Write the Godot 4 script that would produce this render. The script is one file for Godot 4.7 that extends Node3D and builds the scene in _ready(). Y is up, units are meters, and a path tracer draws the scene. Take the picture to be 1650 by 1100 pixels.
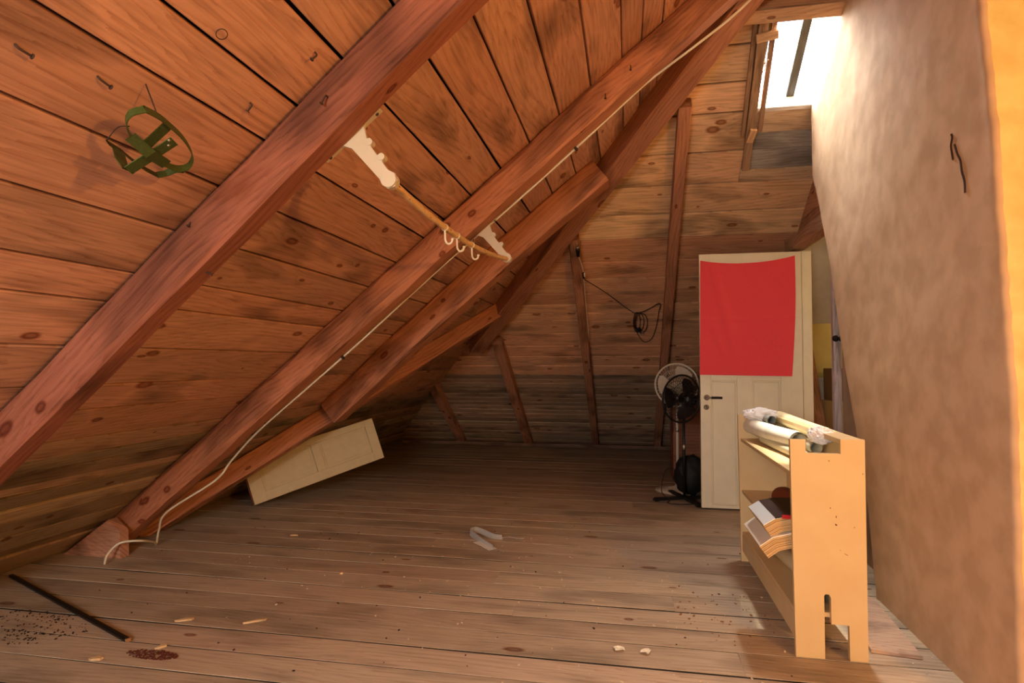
extends Node3D
# An attic with boarded roof slopes. x runs across the attic, -z into its depth, y up; metres.

const SL := 39.5          # pitch of the side slope
const SB := 33.0          # pitch of the hip slope
const EAVE_X := -3.27     # where the side slope meets the floor
const EAVE_Z := -8.3      # where the hip slope meets the floor
const CEIL_Y := 3.33

var mats := {}
var used := {}
var rng := RandomNumberGenerator.new()
var nse := FastNoiseLite.new()
var e_l: Vector3
var n_l: Vector3
var e_b: Vector3
var n_b: Vector3


func _ready() -> void:
	rng.seed = 11
	nse.seed = 5
	nse.frequency = 1.0
	nse.noise_type = FastNoiseLite.TYPE_SIMPLEX_SMOOTH
	e_l = Vector3(cos(deg_to_rad(SL)), sin(deg_to_rad(SL)), 0)
	n_l = Vector3(e_l.y, -e_l.x, 0)
	e_b = Vector3(0, sin(deg_to_rad(SB)), cos(deg_to_rad(SB)))
	n_b = Vector3(0, -e_b.z, e_b.y)
	# ---- camera, sky, large lights, exposure
	var cam := Camera3D.new()
	cam.name = "camera"
	cam.fov = rad_to_deg(2.0 * atan(550.0 / 975.0))
	cam.near = 0.05
	cam.far = 60.0
	add_child(cam)
	cam.position = Vector3(0, 1.12, 0)
	cam.rotation = Vector3(deg_to_rad(2.0), atan(187.0 / 975.0), 0)
	cam.current = true
	var we := WorldEnvironment.new()
	we.name = "world_environment"
	var env := Environment.new()
	env.background_mode = Environment.BG_SKY
	var sky := Sky.new()
	var sm := ProceduralSkyMaterial.new()
	sm.sky_top_color = Color(0.75, 0.83, 0.95)
	sm.sky_horizon_color = Color(0.92, 0.94, 0.97)
	sm.ground_horizon_color = Color(0.5, 0.5, 0.48)
	sm.ground_bottom_color = Color(0.3, 0.3, 0.28)
	sm.sky_energy_multiplier = 3.0
	sky.sky_material = sm
	env.sky = sky
	env.tonemap_mode = Environment.TONE_MAPPER_LINEAR
	env.tonemap_exposure = 1.12
	env.sdfgi_enabled = true
	env.ssao_enabled = true
	env.ssil_enabled = true
	we.environment = env
	add_child(we)
	# the bright sky above the skylight, outside the roof
	area_light("skylight_daylight", bk(5.365, 1.04, -0.75), n_b, Vector2(0.75, 0.85), Color(1.0, 0.97, 0.92), 30.0)
	var sun := DirectionalLight3D.new()
	sun.name = "sun"
	sun.light_color = Color(1.0, 0.96, 0.88)
	sun.light_energy = 3.6
	sun.light_angular_distance = 2.5
	sun.shadow_enabled = true
	sun.sky_mode = DirectionalLight3D.SKY_MODE_LIGHT_ONLY
	add_child(sun)
	sun.basis = Basis.looking_at(Vector3(-0.20, -2.15, 0.70), Vector3.FORWARD)
	# fill light added at an invented gable window behind the camera
	area_light("added_gable_fill", Vector3(-0.9, 1.55, 1.66), Vector3(0, 0, -1), Vector2(1.1, 1.0), Color(1.0, 0.94, 0.86), 11.0)
	make_materials()
	build_shell()
	build_beams()
	build_skylight()
	build_doorway()
	build_chimney()
	build_bookcase()
	build_papers()
	build_fans()
	build_rail()
	build_cables()
	build_basket()
	build_loose()
	build_nails()
	build_lamp()


func area_light(called: String, at: Vector3, towards: Vector3, size: Vector2, c: Color, energy: float) -> void:
	var l := AreaLight3D.new()
	l.name = called
	l.area_size = size
	l.area_normalize_energy = true
	l.light_color = c
	l.light_energy = energy
	l.shadow_enabled = true
	l.set("area_range", 20.0)
	add_child(l)
	l.position = at
	l.basis = Basis.looking_at(towards, Vector3(0, 0, 1) if absf(towards.z) < 0.8 else Vector3.UP)


# ------------------------------------------------------------------ places
func lf(s: float, z: float, off := 0.0) -> Vector3:      # on the side slope, s metres up from the eave
	return Vector3(EAVE_X, 0, z) + e_l * s + n_l * off


func bk(s: float, x: float, off := 0.0) -> Vector3:      # on the hip slope
	return Vector3(x, 0, EAVE_Z) + e_b * s + n_b * off


func hip_pt(y: float) -> Vector3:
	return Vector3(EAVE_X + y / tan(deg_to_rad(SL)), y, EAVE_Z + y / tan(deg_to_rad(SB)))


# ------------------------------------------------------------------ naming
func numbered(called: String) -> String:
	var k: int = used.get(called, 0)
	used[called] = k + 1
	return called if k == 0 else "%s_%03d" % [called, k]


func tag(o: Node, label: String, category: String, group := "", kind := "") -> void:
	o.set_meta("label", label)
	o.set_meta("category", category)
	if group:
		o.set_meta("group", group)
	if kind:
		o.set_meta("kind", kind)


func thing(called: String, label: String, category: String, at := Vector3.ZERO, group := "", kind := "") -> Node3D:
	var o := Node3D.new()
	o.name = numbered(called)
	add_child(o)
	o.position = at
	tag(o, label, category, group, kind)
	return o


func part(called: String, b: MB, m: Material, parent: Node = null, label := "") -> MeshInstance3D:
	var o := MeshInstance3D.new()
	o.mesh = b.done()
	o.material_override = m
	o.cast_shadow = GeometryInstance3D.SHADOW_CASTING_SETTING_ON
	if parent == null or parent == self:
		o.name = numbered(called)
		add_child(o)
	else:
		o.name = called
		parent.add_child(o, true)
	if label:
		o.set_meta("label", label)
	return o


# ------------------------------------------------------------------ mesh building
class MB:
	var st := SurfaceTool.new()
	var smooth := false
	var col := Color(1, 1, 1)

	func _init(is_smooth := false, c := Color(1, 1, 1)) -> void:
		st.begin(Mesh.PRIMITIVE_TRIANGLES)
		smooth = is_smooth
		col = c

	func vert(p: Vector3, uv: Vector2) -> void:
		st.set_color(col)
		st.set_uv(uv)
		st.set_smooth_group(0 if smooth else -1)
		st.add_vertex(p)

	# corners counter-clockwise as seen from the front
	func tri(a: Vector3, b: Vector3, c: Vector3, ua := Vector2.ZERO, ub := Vector2(1, 0), uc := Vector2(1, 1)) -> void:
		vert(a, ua)
		vert(c, uc)
		vert(b, ub)

	func quad(a: Vector3, b: Vector3, c: Vector3, d: Vector3, ua := Vector2.ZERO, ub := Vector2(1, 0), uc := Vector2(1, 1), ud := Vector2(0, 1)) -> void:
		tri(a, b, c, ua, ub, uc)
		tri(a, c, d, ua, uc, ud)

	func facing(pts: PackedVector3Array, out: Vector3, uvs: PackedVector2Array) -> void:
		var n := (pts[1] - pts[0]).cross(pts[2] - pts[0])
		if n.dot(out) < 0:
			pts.reverse()
			uvs.reverse()
		for k in range(1, pts.size() - 1):
			tri(pts[0], pts[k], pts[k + 1], uvs[0], uvs[k], uvs[k + 1])

	# a box with chamfered edges; the grain (u) runs along its longest side
	func box(xf: Transform3D, size: Vector3, bev := 0.003, uo := Vector2.ZERO, sc := Vector2(2.4, 1.0)) -> void:
		var h := size * 0.5
		bev = minf(bev, minf(h.x, minf(h.y, h.z)) * 0.6)
		var long := 0
		if size.y > size.x and size.y >= size.z:
			long = 1
		elif size.z > size.x and size.z > size.y:
			long = 2
		var corner := {}
		for i in 8:
			var sg := Vector3(1 if i & 1 else -1, 1 if i & 2 else -1, 1 if i & 4 else -1)
			for ax in 3:
				var q := Vector3(h.x - bev, h.y - bev, h.z - bev) * sg
				q[ax] = h[ax] * sg[ax]
				corner[i * 3 + ax] = q
		var polys := []
		for ax in 3:
			var a1 := (ax + 1) % 3
			var a2 := (ax + 2) % 3
			for sgn in [0, 1]:
				var base: int = (1 << ax) * int(sgn)
				polys.append([base * 3 + ax, (base | (1 << a1)) * 3 + ax, (base | (1 << a1) | (1 << a2)) * 3 + ax, (base | (1 << a2)) * 3 + ax])
			for s1 in [0, 1]:
				for s2 in [0, 1]:
					var i0: int = (1 << a1) * int(s1) + (1 << a2) * int(s2)
					var i1: int = i0 | (1 << ax)
					polys.append([i0 * 3 + a1, i1 * 3 + a1, i1 * 3 + a2, i0 * 3 + a2])
		for i in 8:
			polys.append([i * 3, i * 3 + 1, i * 3 + 2])
		for p in polys:
			var pts := PackedVector3Array()
			var uvs := PackedVector2Array()
			var mid := Vector3.ZERO
			for k in p:
				mid += corner[k]
			mid /= float(p.size())
			var nn := mid / h
			var ax := 0
			if absf(nn.y) > absf(nn.x) and absf(nn.y) >= absf(nn.z):
				ax = 1
			elif absf(nn.z) > absf(nn.x) and absf(nn.z) > absf(nn.y):
				ax = 2
			var ul := long if long != ax else (ax + 1) % 3
			var vl := 3 - ax - ul
			for k in p:
				var q: Vector3 = corner[k]
				pts.append(xf * q)
				uvs.append(Vector2(q[ul] / sc.x + uo.x, q[vl] / sc.y + uo.y))
			facing(pts, xf.basis * mid, uvs)

	func tube(path: PackedVector3Array, r: float, sides := 8, caps := true, r_end := -1.0) -> void:
		var n := path.size()
		if r_end < 0:
			r_end = r
		var t0 := (path[1] - path[0]).normalized()
		var up := Vector3.UP if absf(t0.y) < 0.9 else Vector3.RIGHT
		var u := t0.cross(up).normalized()
		var prev := PackedVector3Array()
		var run := 0.0
		for i in n:
			var t := (path[mini(i + 1, n - 1)] - path[maxi(i - 1, 0)]).normalized()
			u = (u - t * u.dot(t)).normalized()
			var w := t.cross(u)
			var rr := lerpf(r, r_end, float(i) / (n - 1))
			var ring := PackedVector3Array()
			for k in sides:
				var a := TAU * k / sides
				ring.append(path[i] + (u * cos(a) + w * sin(a)) * rr)
			if i:
				var last := run
				run += path[i].distance_to(path[i - 1])
				for k in sides:
					var k2 := (k + 1) % sides
					quad(prev[k], prev[k2], ring[k2], ring[k], Vector2(last / 0.5, float(k) / sides), Vector2(last / 0.5, (k + 1.0) / sides), Vector2(run / 0.5, (k + 1.0) / sides), Vector2(run / 0.5, float(k) / sides))
			if caps and (i == 0 or i == n - 1):
				for k in sides:
					var k2 := (k + 1) % sides
					if i == 0:
						tri(path[i], ring[k2], ring[k])
					else:
						tri(path[i], ring[k], ring[k2])
			prev = ring

	# profile: (radius, height) from bottom to top, turned about xf's y axis
	func lathe(xf: Transform3D, prof: PackedVector2Array, sides := 24) -> void:
		for i in prof.size() - 1:
			for k in sides:
				var a := TAU * k / sides
				var b := TAU * (k + 1) / sides
				var p := prof[i]
				var q := prof[i + 1]
				var pa := xf * Vector3(p.x * cos(a), p.y, -p.x * sin(a))
				var pb := xf * Vector3(p.x * cos(b), p.y, -p.x * sin(b))
				var qa := xf * Vector3(q.x * cos(a), q.y, -q.x * sin(a))
				var qb := xf * Vector3(q.x * cos(b), q.y, -q.x * sin(b))
				if p.x > 1e-6:
					tri(pa, pb, qb, Vector2(float(k) / sides, p.y), Vector2((k + 1.0) / sides, p.y), Vector2((k + 1.0) / sides, q.y))
				if q.x > 1e-6:
					tri(pa, qb, qa, Vector2(float(k) / sides, p.y), Vector2((k + 1.0) / sides, q.y), Vector2(float(k) / sides, q.y))

	# a flat polygon (counter-clockwise from +out) with thickness behind it
	func prism(pts: PackedVector3Array, out: Vector3, thick: float, sc := 1.0) -> void:
		out = out.normalized()
		var ex := (pts[1] - pts[0]).normalized()
		var ey := out.cross(ex)
		var flat := PackedVector2Array()
		for p in pts:
			flat.append(Vector2((p - pts[0]).dot(ex), (p - pts[0]).dot(ey)))
		var idx := Geometry2D.triangulate_polygon(flat)
		for k in range(0, idx.size(), 3):
			var tr := PackedVector3Array([pts[idx[k]], pts[idx[k + 1]], pts[idx[k + 2]]])
			var uv := PackedVector2Array([flat[idx[k]] / sc, flat[idx[k + 1]] / sc, flat[idx[k + 2]] / sc])
			facing(tr.duplicate(), out, uv.duplicate())
			facing(PackedVector3Array([tr[0] - out * thick, tr[1] - out * thick, tr[2] - out * thick]), -out, uv)
		var area := 0.0
		for k in flat.size():
			var k2 := (k + 1) % flat.size()
			area += flat[k].x * flat[k2].y - flat[k2].x * flat[k].y
		for k in pts.size():
			var k2 := (k + 1) % pts.size()
			var side := (pts[k2] - pts[k]).cross(out) * signf(area)
			facing(PackedVector3Array([pts[k], pts[k2], pts[k2] - out * thick, pts[k] - out * thick]), side, PackedVector2Array([flat[k] / sc, flat[k2] / sc, (flat[k2] + Vector2(0, thick)) / sc, (flat[k] + Vector2(0, thick)) / sc]))

	# a grid of points, rows by columns, one sheet
	func sheet(g: Array, flip := false) -> void:
		var rows := g.size()
		var cols: int = g[0].size()
		for i in rows - 1:
			for k in cols - 1:
				var a: Vector3 = g[i][k]
				var b: Vector3 = g[i][k + 1]
				var c: Vector3 = g[i + 1][k + 1]
				var d: Vector3 = g[i + 1][k]
				var ua := Vector2(float(k) / (cols - 1), float(i) / (rows - 1))
				var uc := Vector2((k + 1.0) / (cols - 1), (i + 1.0) / (rows - 1))
				if flip:
					quad(a, d, c, b, ua, Vector2(ua.x, uc.y), uc, Vector2(uc.x, ua.y))
				else:
					quad(a, b, c, d, ua, Vector2(uc.x, ua.y), uc, Vector2(ua.x, uc.y))

	func done() -> ArrayMesh:
		st.generate_normals()
		return st.commit()


func curve(pts: PackedVector3Array, per := 8) -> PackedVector3Array:   # a smooth line through the points
	var out := PackedVector3Array()
	for i in pts.size() - 1:
		var a := pts[maxi(i - 1, 0)]
		var b := pts[i]
		var c := pts[i + 1]
		var d := pts[mini(i + 2, pts.size() - 1)]
		for k in per:
			out.append(b.cubic_interpolate(c, a, d, float(k) / per))
	out.append(pts[pts.size() - 1])
	return out


func frame(o: Vector3, x: Vector3, y: Vector3) -> Transform3D:     # x and y made square
	x = x.normalized()
	y = (y - x * y.dot(x)).normalized()
	return Transform3D(Basis(x, y, x.cross(y)), o)


# ------------------------------------------------------------------ materials
func smoothly(a: float, b: float, x: float) -> float:
	var t := clampf((x - a) / (b - a), 0.0, 1.0)
	return t * t * (3.0 - 2.0 * t)


# four strips of board, side by side; the grain runs along the picture and repeats
func wood_image(sd: int, w: int, h: int, wear: float, knots_each: int, bold := 1.0) -> Image:
	var r := RandomNumberGenerator.new()
	r.seed = sd
	var fn := FastNoiseLite.new()
	fn.seed = sd
	fn.frequency = 0.08
	fn.fractal_octaves = 3
	var fibre: Image = fn.get_seamless_image(64, h)
	fibre.convert(Image.FORMAT_L8)
	fibre.resize(w, h, Image.INTERPOLATE_CUBIC)
	var fb := fibre.get_data()
	var fn2 := FastNoiseLite.new()
	fn2.seed = sd + 9
	fn2.frequency = 0.008
	fn2.fractal_octaves = 4
	var blot: Image = fn2.get_seamless_image(w / 4, h / 2)
	blot.convert(Image.FORMAT_L8)
	blot.resize(w, h, Image.INTERPOLATE_BILINEAR)
	var bb := blot.get_data()
	var sh := h / 4
	var ring := PackedFloat32Array()
	var dark := PackedFloat32Array()
	ring.resize(w * h)
	dark.resize(w * h)
	for s in 4:
		var c := r.randf_range(-0.1, 1.1)
		var k1 := r.randf_range(0.03, 0.09)
		var k2 := r.randf_range(0.01, 0.04)
		var f1 := r.randf() * TAU
		var f2 := r.randf() * TAU
		var dens := r.randf_range(7.0, 11.0)
		var cat := r.randf_range(0.2, 0.55)
		for x in w:
			var a := TAU * x / w
			var wob := k1 * sin(a + f1) + k2 * sin(3.0 * a + f2)
			var arch := cat * (1.0 - cos(a + f2)) * 0.5
			for y in sh:
				var d := (float(y) / sh - c - wob)
				ring[(s * sh + y) * w + x] = (sqrt(d * d + 0.006) + arch) * dens
		for k in knots_each:
			var kx := r.randi_range(0, w - 1)
			var ky := r.randf_range(0.12, 0.88) * sh
			var kr := r.randf_range(0.022, 0.062) * sh * (1.0 if r.randf() < 0.8 else 1.35)
			var el := r.randf_range(1.0, 1.7)
			var rx := int(kr * el * 6.0)
			for dx in range(-rx, rx + 1):
				var x := posmod(kx + dx, w)
				for y in range(maxi(0, int(ky - kr * 4.5)), mini(sh, int(ky + kr * 4.5))):
					var ex := dx / (kr * el)
					var ey := (y - ky) / kr
					var q := ex * ex * 0.45 + ey * ey
					var i := (s * sh + y) * w + x
					ring[i] += 1.1 * exp(-q * 0.25)
					var q2 := sqrt(ex * ex + ey * ey)
					if q2 < 1.7:
						dark[i] = maxf(dark[i], (1.0 - smoothly(0.75, 1.7, q2)) * (0.6 + 0.4 * smoothly(0.4, 1.0, q2)))
	var out := PackedByteArray()
	out.resize(w * h * 3)
	for i in w * h:
		var f := fb[i] / 255.0
		var g := ring[i] + f * 0.55
		g -= floorf(g)
		var late := g * g * g * (0.3 + 0.25 * f) * bold
		var m := (bb[i] / 255.0 - 0.5) * wear
		var l := 1.0 - late * 0.42 - (f - 0.5) * 0.16 - maxf(0.0, m) * 0.9 + minf(0.0, m) * 0.25
		var k := dark[i]
		out[i * 3] = int(clampf(l * (1.0 - 0.40 * k), 0.0, 1.0) * 250.0)
		out[i * 3 + 1] = int(clampf((l - late * 0.16) * (1.0 - 0.54 * k), 0.0, 1.0) * 248.0)
		out[i * 3 + 2] = int(clampf((l - late * 0.24) * (1.0 - 0.62 * k), 0.0, 1.0) * 246.0)
	return Image.create_from_data(w, h, false, Image.FORMAT_RGB8, out)


func wood(tex: Texture2D, rough: float, relief: float) -> StandardMaterial3D:
	var m := StandardMaterial3D.new()
	m.albedo_texture = tex
	m.vertex_color_use_as_albedo = true
	m.roughness = rough
	m.metallic_specular = 0.3
	m.heightmap_enabled = true
	m.heightmap_texture = tex
	m.heightmap_scale = relief
	return m


func plain(c: Color, rough := 0.6, metal := 0.0) -> StandardMaterial3D:
	var m := StandardMaterial3D.new()
	m.albedo_color = c
	m.roughness = rough
	m.metallic = metal
	return m


func mottled(c0: Color, c1: Color, freq: float, scale: float, rough: float, relief := 0.0) -> StandardMaterial3D:
	var m := StandardMaterial3D.new()
	var n := FastNoiseLite.new()
	n.seed = mats.size() + 3
	n.frequency = freq
	n.fractal_octaves = 5
	var t := NoiseTexture2D.new()
	t.width = 512
	t.height = 512
	t.seamless = true
	t.noise = n
	var g := Gradient.new()
	g.set_color(0, c0)
	g.set_color(1, c1)
	g.set_offset(0, 0.25)
	g.set_offset(1, 0.75)
	t.color_ramp = g
	m.albedo_texture = t
	m.roughness = rough
	m.uv1_triplanar = true
	m.uv1_world_triplanar = true
	m.uv1_scale = Vector3.ONE * scale
	if relief > 0:
		m.heightmap_enabled = true
		m.heightmap_texture = t
		m.heightmap_scale = relief
	return m


func make_materials() -> void:
	var t1 := ImageTexture.create_from_image(wood_image(21, 1280, 768, 0.75, 4, 0.55))
	var t2 := ImageTexture.create_from_image(wood_image(35, 1280, 768, 0.9, 3, 0.55))
	var t3 := ImageTexture.create_from_image(wood_image(58, 1280, 768, 0.5, 1, 0.4))
	mats.board = wood(t1, 0.62, 0.12)
	mats.board_b = wood(t2, 0.62, 0.12)
	mats.beam = wood(t2, 0.68, 0.2)
	mats.floor = wood(t3, 0.6, 0.18)
	mats.dark = plain(Color(0.06, 0.05, 0.045), 0.95)
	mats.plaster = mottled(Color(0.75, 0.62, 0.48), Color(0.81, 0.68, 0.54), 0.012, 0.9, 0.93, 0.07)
	mats.yellow_plaster = mottled(Color(0.80, 0.72, 0.46), Color(0.88, 0.80, 0.54), 0.012, 0.9, 0.93, 0.15)  # yellower plaster for the near face of the chimney
	mats.wall = mottled(Color(0.55, 0.46, 0.36), Color(0.62, 0.53, 0.42), 0.01, 0.6, 0.9)
	mats.cream = mottled(Color(0.91, 0.88, 0.76), Color(0.93, 0.90, 0.78), 0.01, 1.2, 0.42)
	mats.cream_dull = mottled(Color(0.76, 0.70, 0.56), Color(0.79, 0.73, 0.59), 0.02, 1.6, 0.5)
	mats.shelf = mottled(Color(0.86, 0.745, 0.545), Color(0.875, 0.765, 0.565), 0.008, 1.2, 0.38)
	mats.red = mottled(Color(0.93, 0.27, 0.30), Color(0.95, 0.31, 0.34), 0.05, 4.0, 0.9, 0.05)
	mats.black = plain(Color(0.05, 0.05, 0.055), 0.42)
	mats.rubber = plain(Color(0.04, 0.038, 0.036), 0.7)
	mats.steel = plain(Color(0.72, 0.70, 0.66), 0.35, 0.9)
	mats.enamel = plain(Color(0.78, 0.74, 0.66), 0.4)
	mats.iron = mottled(Color(0.16, 0.10, 0.07), Color(0.27, 0.17, 0.12), 0.05, 20.0, 0.75)
	mats.green = mottled(Color(0.20, 0.27, 0.10), Color(0.28, 0.33, 0.14), 0.03, 8.0, 0.5)
	mats.cable = plain(Color(0.86, 0.83, 0.74), 0.45)
	mats.paper = mottled(Color(0.90, 0.88, 0.79), Color(0.95, 0.93, 0.86), 0.01, 2.0, 0.8)
	mats.paper.backlight_enabled = true
	mats.paper.backlight = Color(0.2, 0.19, 0.16)
	mats.film = plain(Color(0.96, 0.96, 0.96), 0.35)
	mats.film.backlight_enabled = true
	mats.film.backlight = Color(0.6, 0.6, 0.6)
	mats.glass = plain(Color(0.93, 0.96, 0.95, 0.08), 0.04)
	mats.glass.transparency = BaseMaterial3D.TRANSPARENCY_ALPHA
	mats.yellow_wall = mottled(Color(0.74, 0.66, 0.36), Color(0.78, 0.70, 0.40), 0.01, 0.8, 0.85)
	mats.white_wall = mottled(Color(0.74, 0.72, 0.66), Color(0.79, 0.77, 0.71), 0.01, 0.8, 0.85)


# a colour given as it looks in a picture, as the linear tint of a wood texture
func tint(r: float, g: float, b: float, vary := 0.0) -> Color:
	var k := 1.0 + rng.randf_range(-vary, vary)
	var k2 := 1.0 + rng.randf_range(-vary, vary) * 0.35
	return Color(r * k, g * k * k2, b * k * k2)


# one board: o is the origin of u and v; its front lies at "proud" along en, its edges wander a little
func plank(parent: Node, called: String, o: Vector3, eu: Vector3, ev: Vector3, en: Vector3, v0: float, v1: float, a0: float, b0: float, a1: float, b1: float, thick: float, c: Color, m: Material, proud := 0.0, rag := 0.002, step := 0.35) -> MeshInstance3D:
	var b := MB.new(false, c)
	var n := maxi(1, int(ceilf(maxf(b0 - a0, b1 - a1) / step)))
	var strip := rng.randi_range(0, 3) * 0.25 + 0.004
	var uo := rng.randf()
	var wide := minf(0.242, maxf(0.03, (v1 - v0)))
	var flip := eu.cross(ev).dot(en) < 0
	var rows := []
	var ph := rng.randf() * 100.0
	var cup := rng.randf_range(-0.0015, 0.0015)
	for i in n + 1:
		var t := float(i) / n
		var u0 := lerpf(a0, b0, t)
		var u1 := lerpf(a1, b1, t)
		var j0 := rag * nse.get_noise_2d(u0 * 2.3 + ph, 3.0)
		var j1 := rag * nse.get_noise_2d(u1 * 2.1 + ph, 31.0)
		var lift := cup * sin(t * 9.0 + ph)
		var p0 := o + eu * u0 + ev * (v0 + j0) + en * (proud + lift)
		var p1 := o + eu * u1 + ev * (v1 + j1) + en * (proud - lift)
		rows.append([p0, p1, Vector2(u0 / 2.4 + uo, strip), Vector2(u1 / 2.4 + uo, strip + wide)])
	var k := 0.0025 if thick > 0.01 else 0.0005
	for i in n:
		var r0: Array = rows[i]
		var r1: Array = rows[i + 1]
		var back := en * -thick
		var in0: Vector3 = r0[0] + ev * k
		var in1: Vector3 = r1[0] + ev * k
		var up0: Vector3 = r0[1] - ev * k
		var up1: Vector3 = r1[1] - ev * k
		var lo := en * -k
		var u00: Vector2 = r0[2]
		var u01: Vector2 = r1[2]
		var u10: Vector2 = r0[3]
		var u11: Vector2 = r1[3]
		var qs := [[in0, in1, up1, up0, u00, u01, u11, u10], [r0[0] + lo, r1[0] + lo, in1, in0, u00, u01, u01, u00], [up0, up1, r1[1] + lo, r0[1] + lo, u10, u11, u11, u10], [r0[0] + back, r1[0] + back, r1[0] + lo, r0[0] + lo, u00, u01, u01, u00], [r0[1] + lo, r1[1] + lo, r1[1] + back, r0[1] + back, u10, u11, u11, u10]]
		for q in qs:
			if flip:
				b.quad(q[0], q[3], q[2], q[1], q[4], q[7], q[6], q[5])
			else:
				b.quad(q[0], q[1], q[2], q[3], q[4], q[5], q[6], q[7])
	for e in [0, n]:
		var r: Array = rows[e]
		var p: Vector3 = r[0]
		var q: Vector3 = r[1]
		b.facing(PackedVector3Array([p, q, q - en * thick, p - en * thick]), eu * (-1.0 if e == 0 else 1.0), PackedVector2Array([Vector2(0, 0), Vector2(0, 0.2), Vector2(0.02, 0.2), Vector2(0.02, 0)]))
	return part(called, b, m, parent)


# a squared timber along a line of stations, each [top middle point, side direction, depth direction, width, depth]
func timber(parent: Node, called: String, stations: Array, c: Color, m: Material, bev := 0.008, rough := 0.004) -> MeshInstance3D:
	var b := MB.new(false, c)
	var fine := []
	for i in stations.size() - 1:
		var s: Array = stations[i]
		var t: Array = stations[i + 1]
		var n := maxi(1, int(ceilf((t[0] - s[0]).length() / 0.16)))
		for k in n + (1 if i == stations.size() - 2 else 0):
			var f := float(k) / n
			fine.append([s[0].lerp(t[0], f), s[1].lerp(t[1], f).normalized(), s[2].lerp(t[2], f).normalized(), lerpf(s[3], t[3], f), lerpf(s[4], t[4], f)])
	var prev := []
	var run := 0.0
	var ph := rng.randf() * 50.0
	var uo := rng.randf()
	var last_p := Vector3.ZERO
	var vs := [0.0, 0.0, 0.0, 0.0]
	for k in 4:
		vs[k] = rng.randi_range(0, 3) * 0.25 + 0.01
	var solid := (fine[0][1] as Vector3).cross(fine[0][2]).dot(fine[fine.size() - 1][0] - fine[0][0]) > 0
	for i in fine.size():
		var f: Array = fine[i]
		if i:
			run += (f[0] - last_p).length()
		last_p = f[0]
		var hw: float = f[3] * 0.5
		var dp: float = f[4]
		var ring := []
		# four sides, each from one chamfer to the next
		var sq := [[-hw, 0.0], [-hw, dp], [hw, dp], [hw, 0.0]]
		for k in 4:
			var p0: Array = sq[k]
			var p1: Array = sq[(k + 1) % 4]
			var ln := Vector2(p1[0] - p0[0], p1[1] - p0[1])
			var dir := ln.normalized()
			var be0 := bev * (1.0 + 0.9 * nse.get_noise_2d(run * 1.7 + ph, k * 7.0))
			var be1 := bev * (1.0 + 0.9 * nse.get_noise_2d(run * 1.7 + ph, ((k + 1) % 4) * 7.0))
			var w0 := rough * nse.get_noise_2d(run * 2.1 + ph, 40.0 + k)
			var perp := Vector2(dir.y, -dir.x)
			var a := Vector2(p0[0], p0[1]) + dir * be0 + perp * w0
			var z := Vector2(p1[0], p1[1]) - dir * be1 + perp * w0
			ring.append(f[0] + f[1] * a.x + f[2] * a.y)
			ring.append(f[0] + f[1] * z.x + f[2] * z.y)
		if i:
			var l0: float = (run - (fine[i][0] - fine[i - 1][0]).length()) / 2.4 + uo
			var l1: float = run / 2.4 + uo
			for k in 8:
				var k2 := (k + 1) % 8
				var side := k / 2
				var va: float = vs[side]
				var vb: float = vs[side] + minf(0.23, (ring[k] - ring[k2]).length())
				if k % 2 == 1:
					va = vs[side] + 0.2
					vb = va + 0.02
				if solid:
					b.quad(prev[k], prev[k2], ring[k2], ring[k], Vector2(l0, va), Vector2(l0, vb), Vector2(l1, vb), Vector2(l1, va))
				else:
					b.quad(prev[k], ring[k], ring[k2], prev[k2], Vector2(l0, va), Vector2(l1, va), Vector2(l1, vb), Vector2(l0, vb))
		if i == 0 or i == fine.size() - 1:
			var dirn: Vector3 = fine[1][0] - fine[0][0] if i == 0 else fine[i - 1][0] - fine[i][0]
			var uvs := PackedVector2Array()
			for k in 8:
				uvs.append(Vector2(0.1 + 0.01 * cos(k * 0.785), 0.1 + 0.08 * sin(k * 0.785)))
			b.facing(PackedVector3Array(ring), -dirn, uvs)
		prev = ring
	return part(called, b, m, parent)


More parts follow.
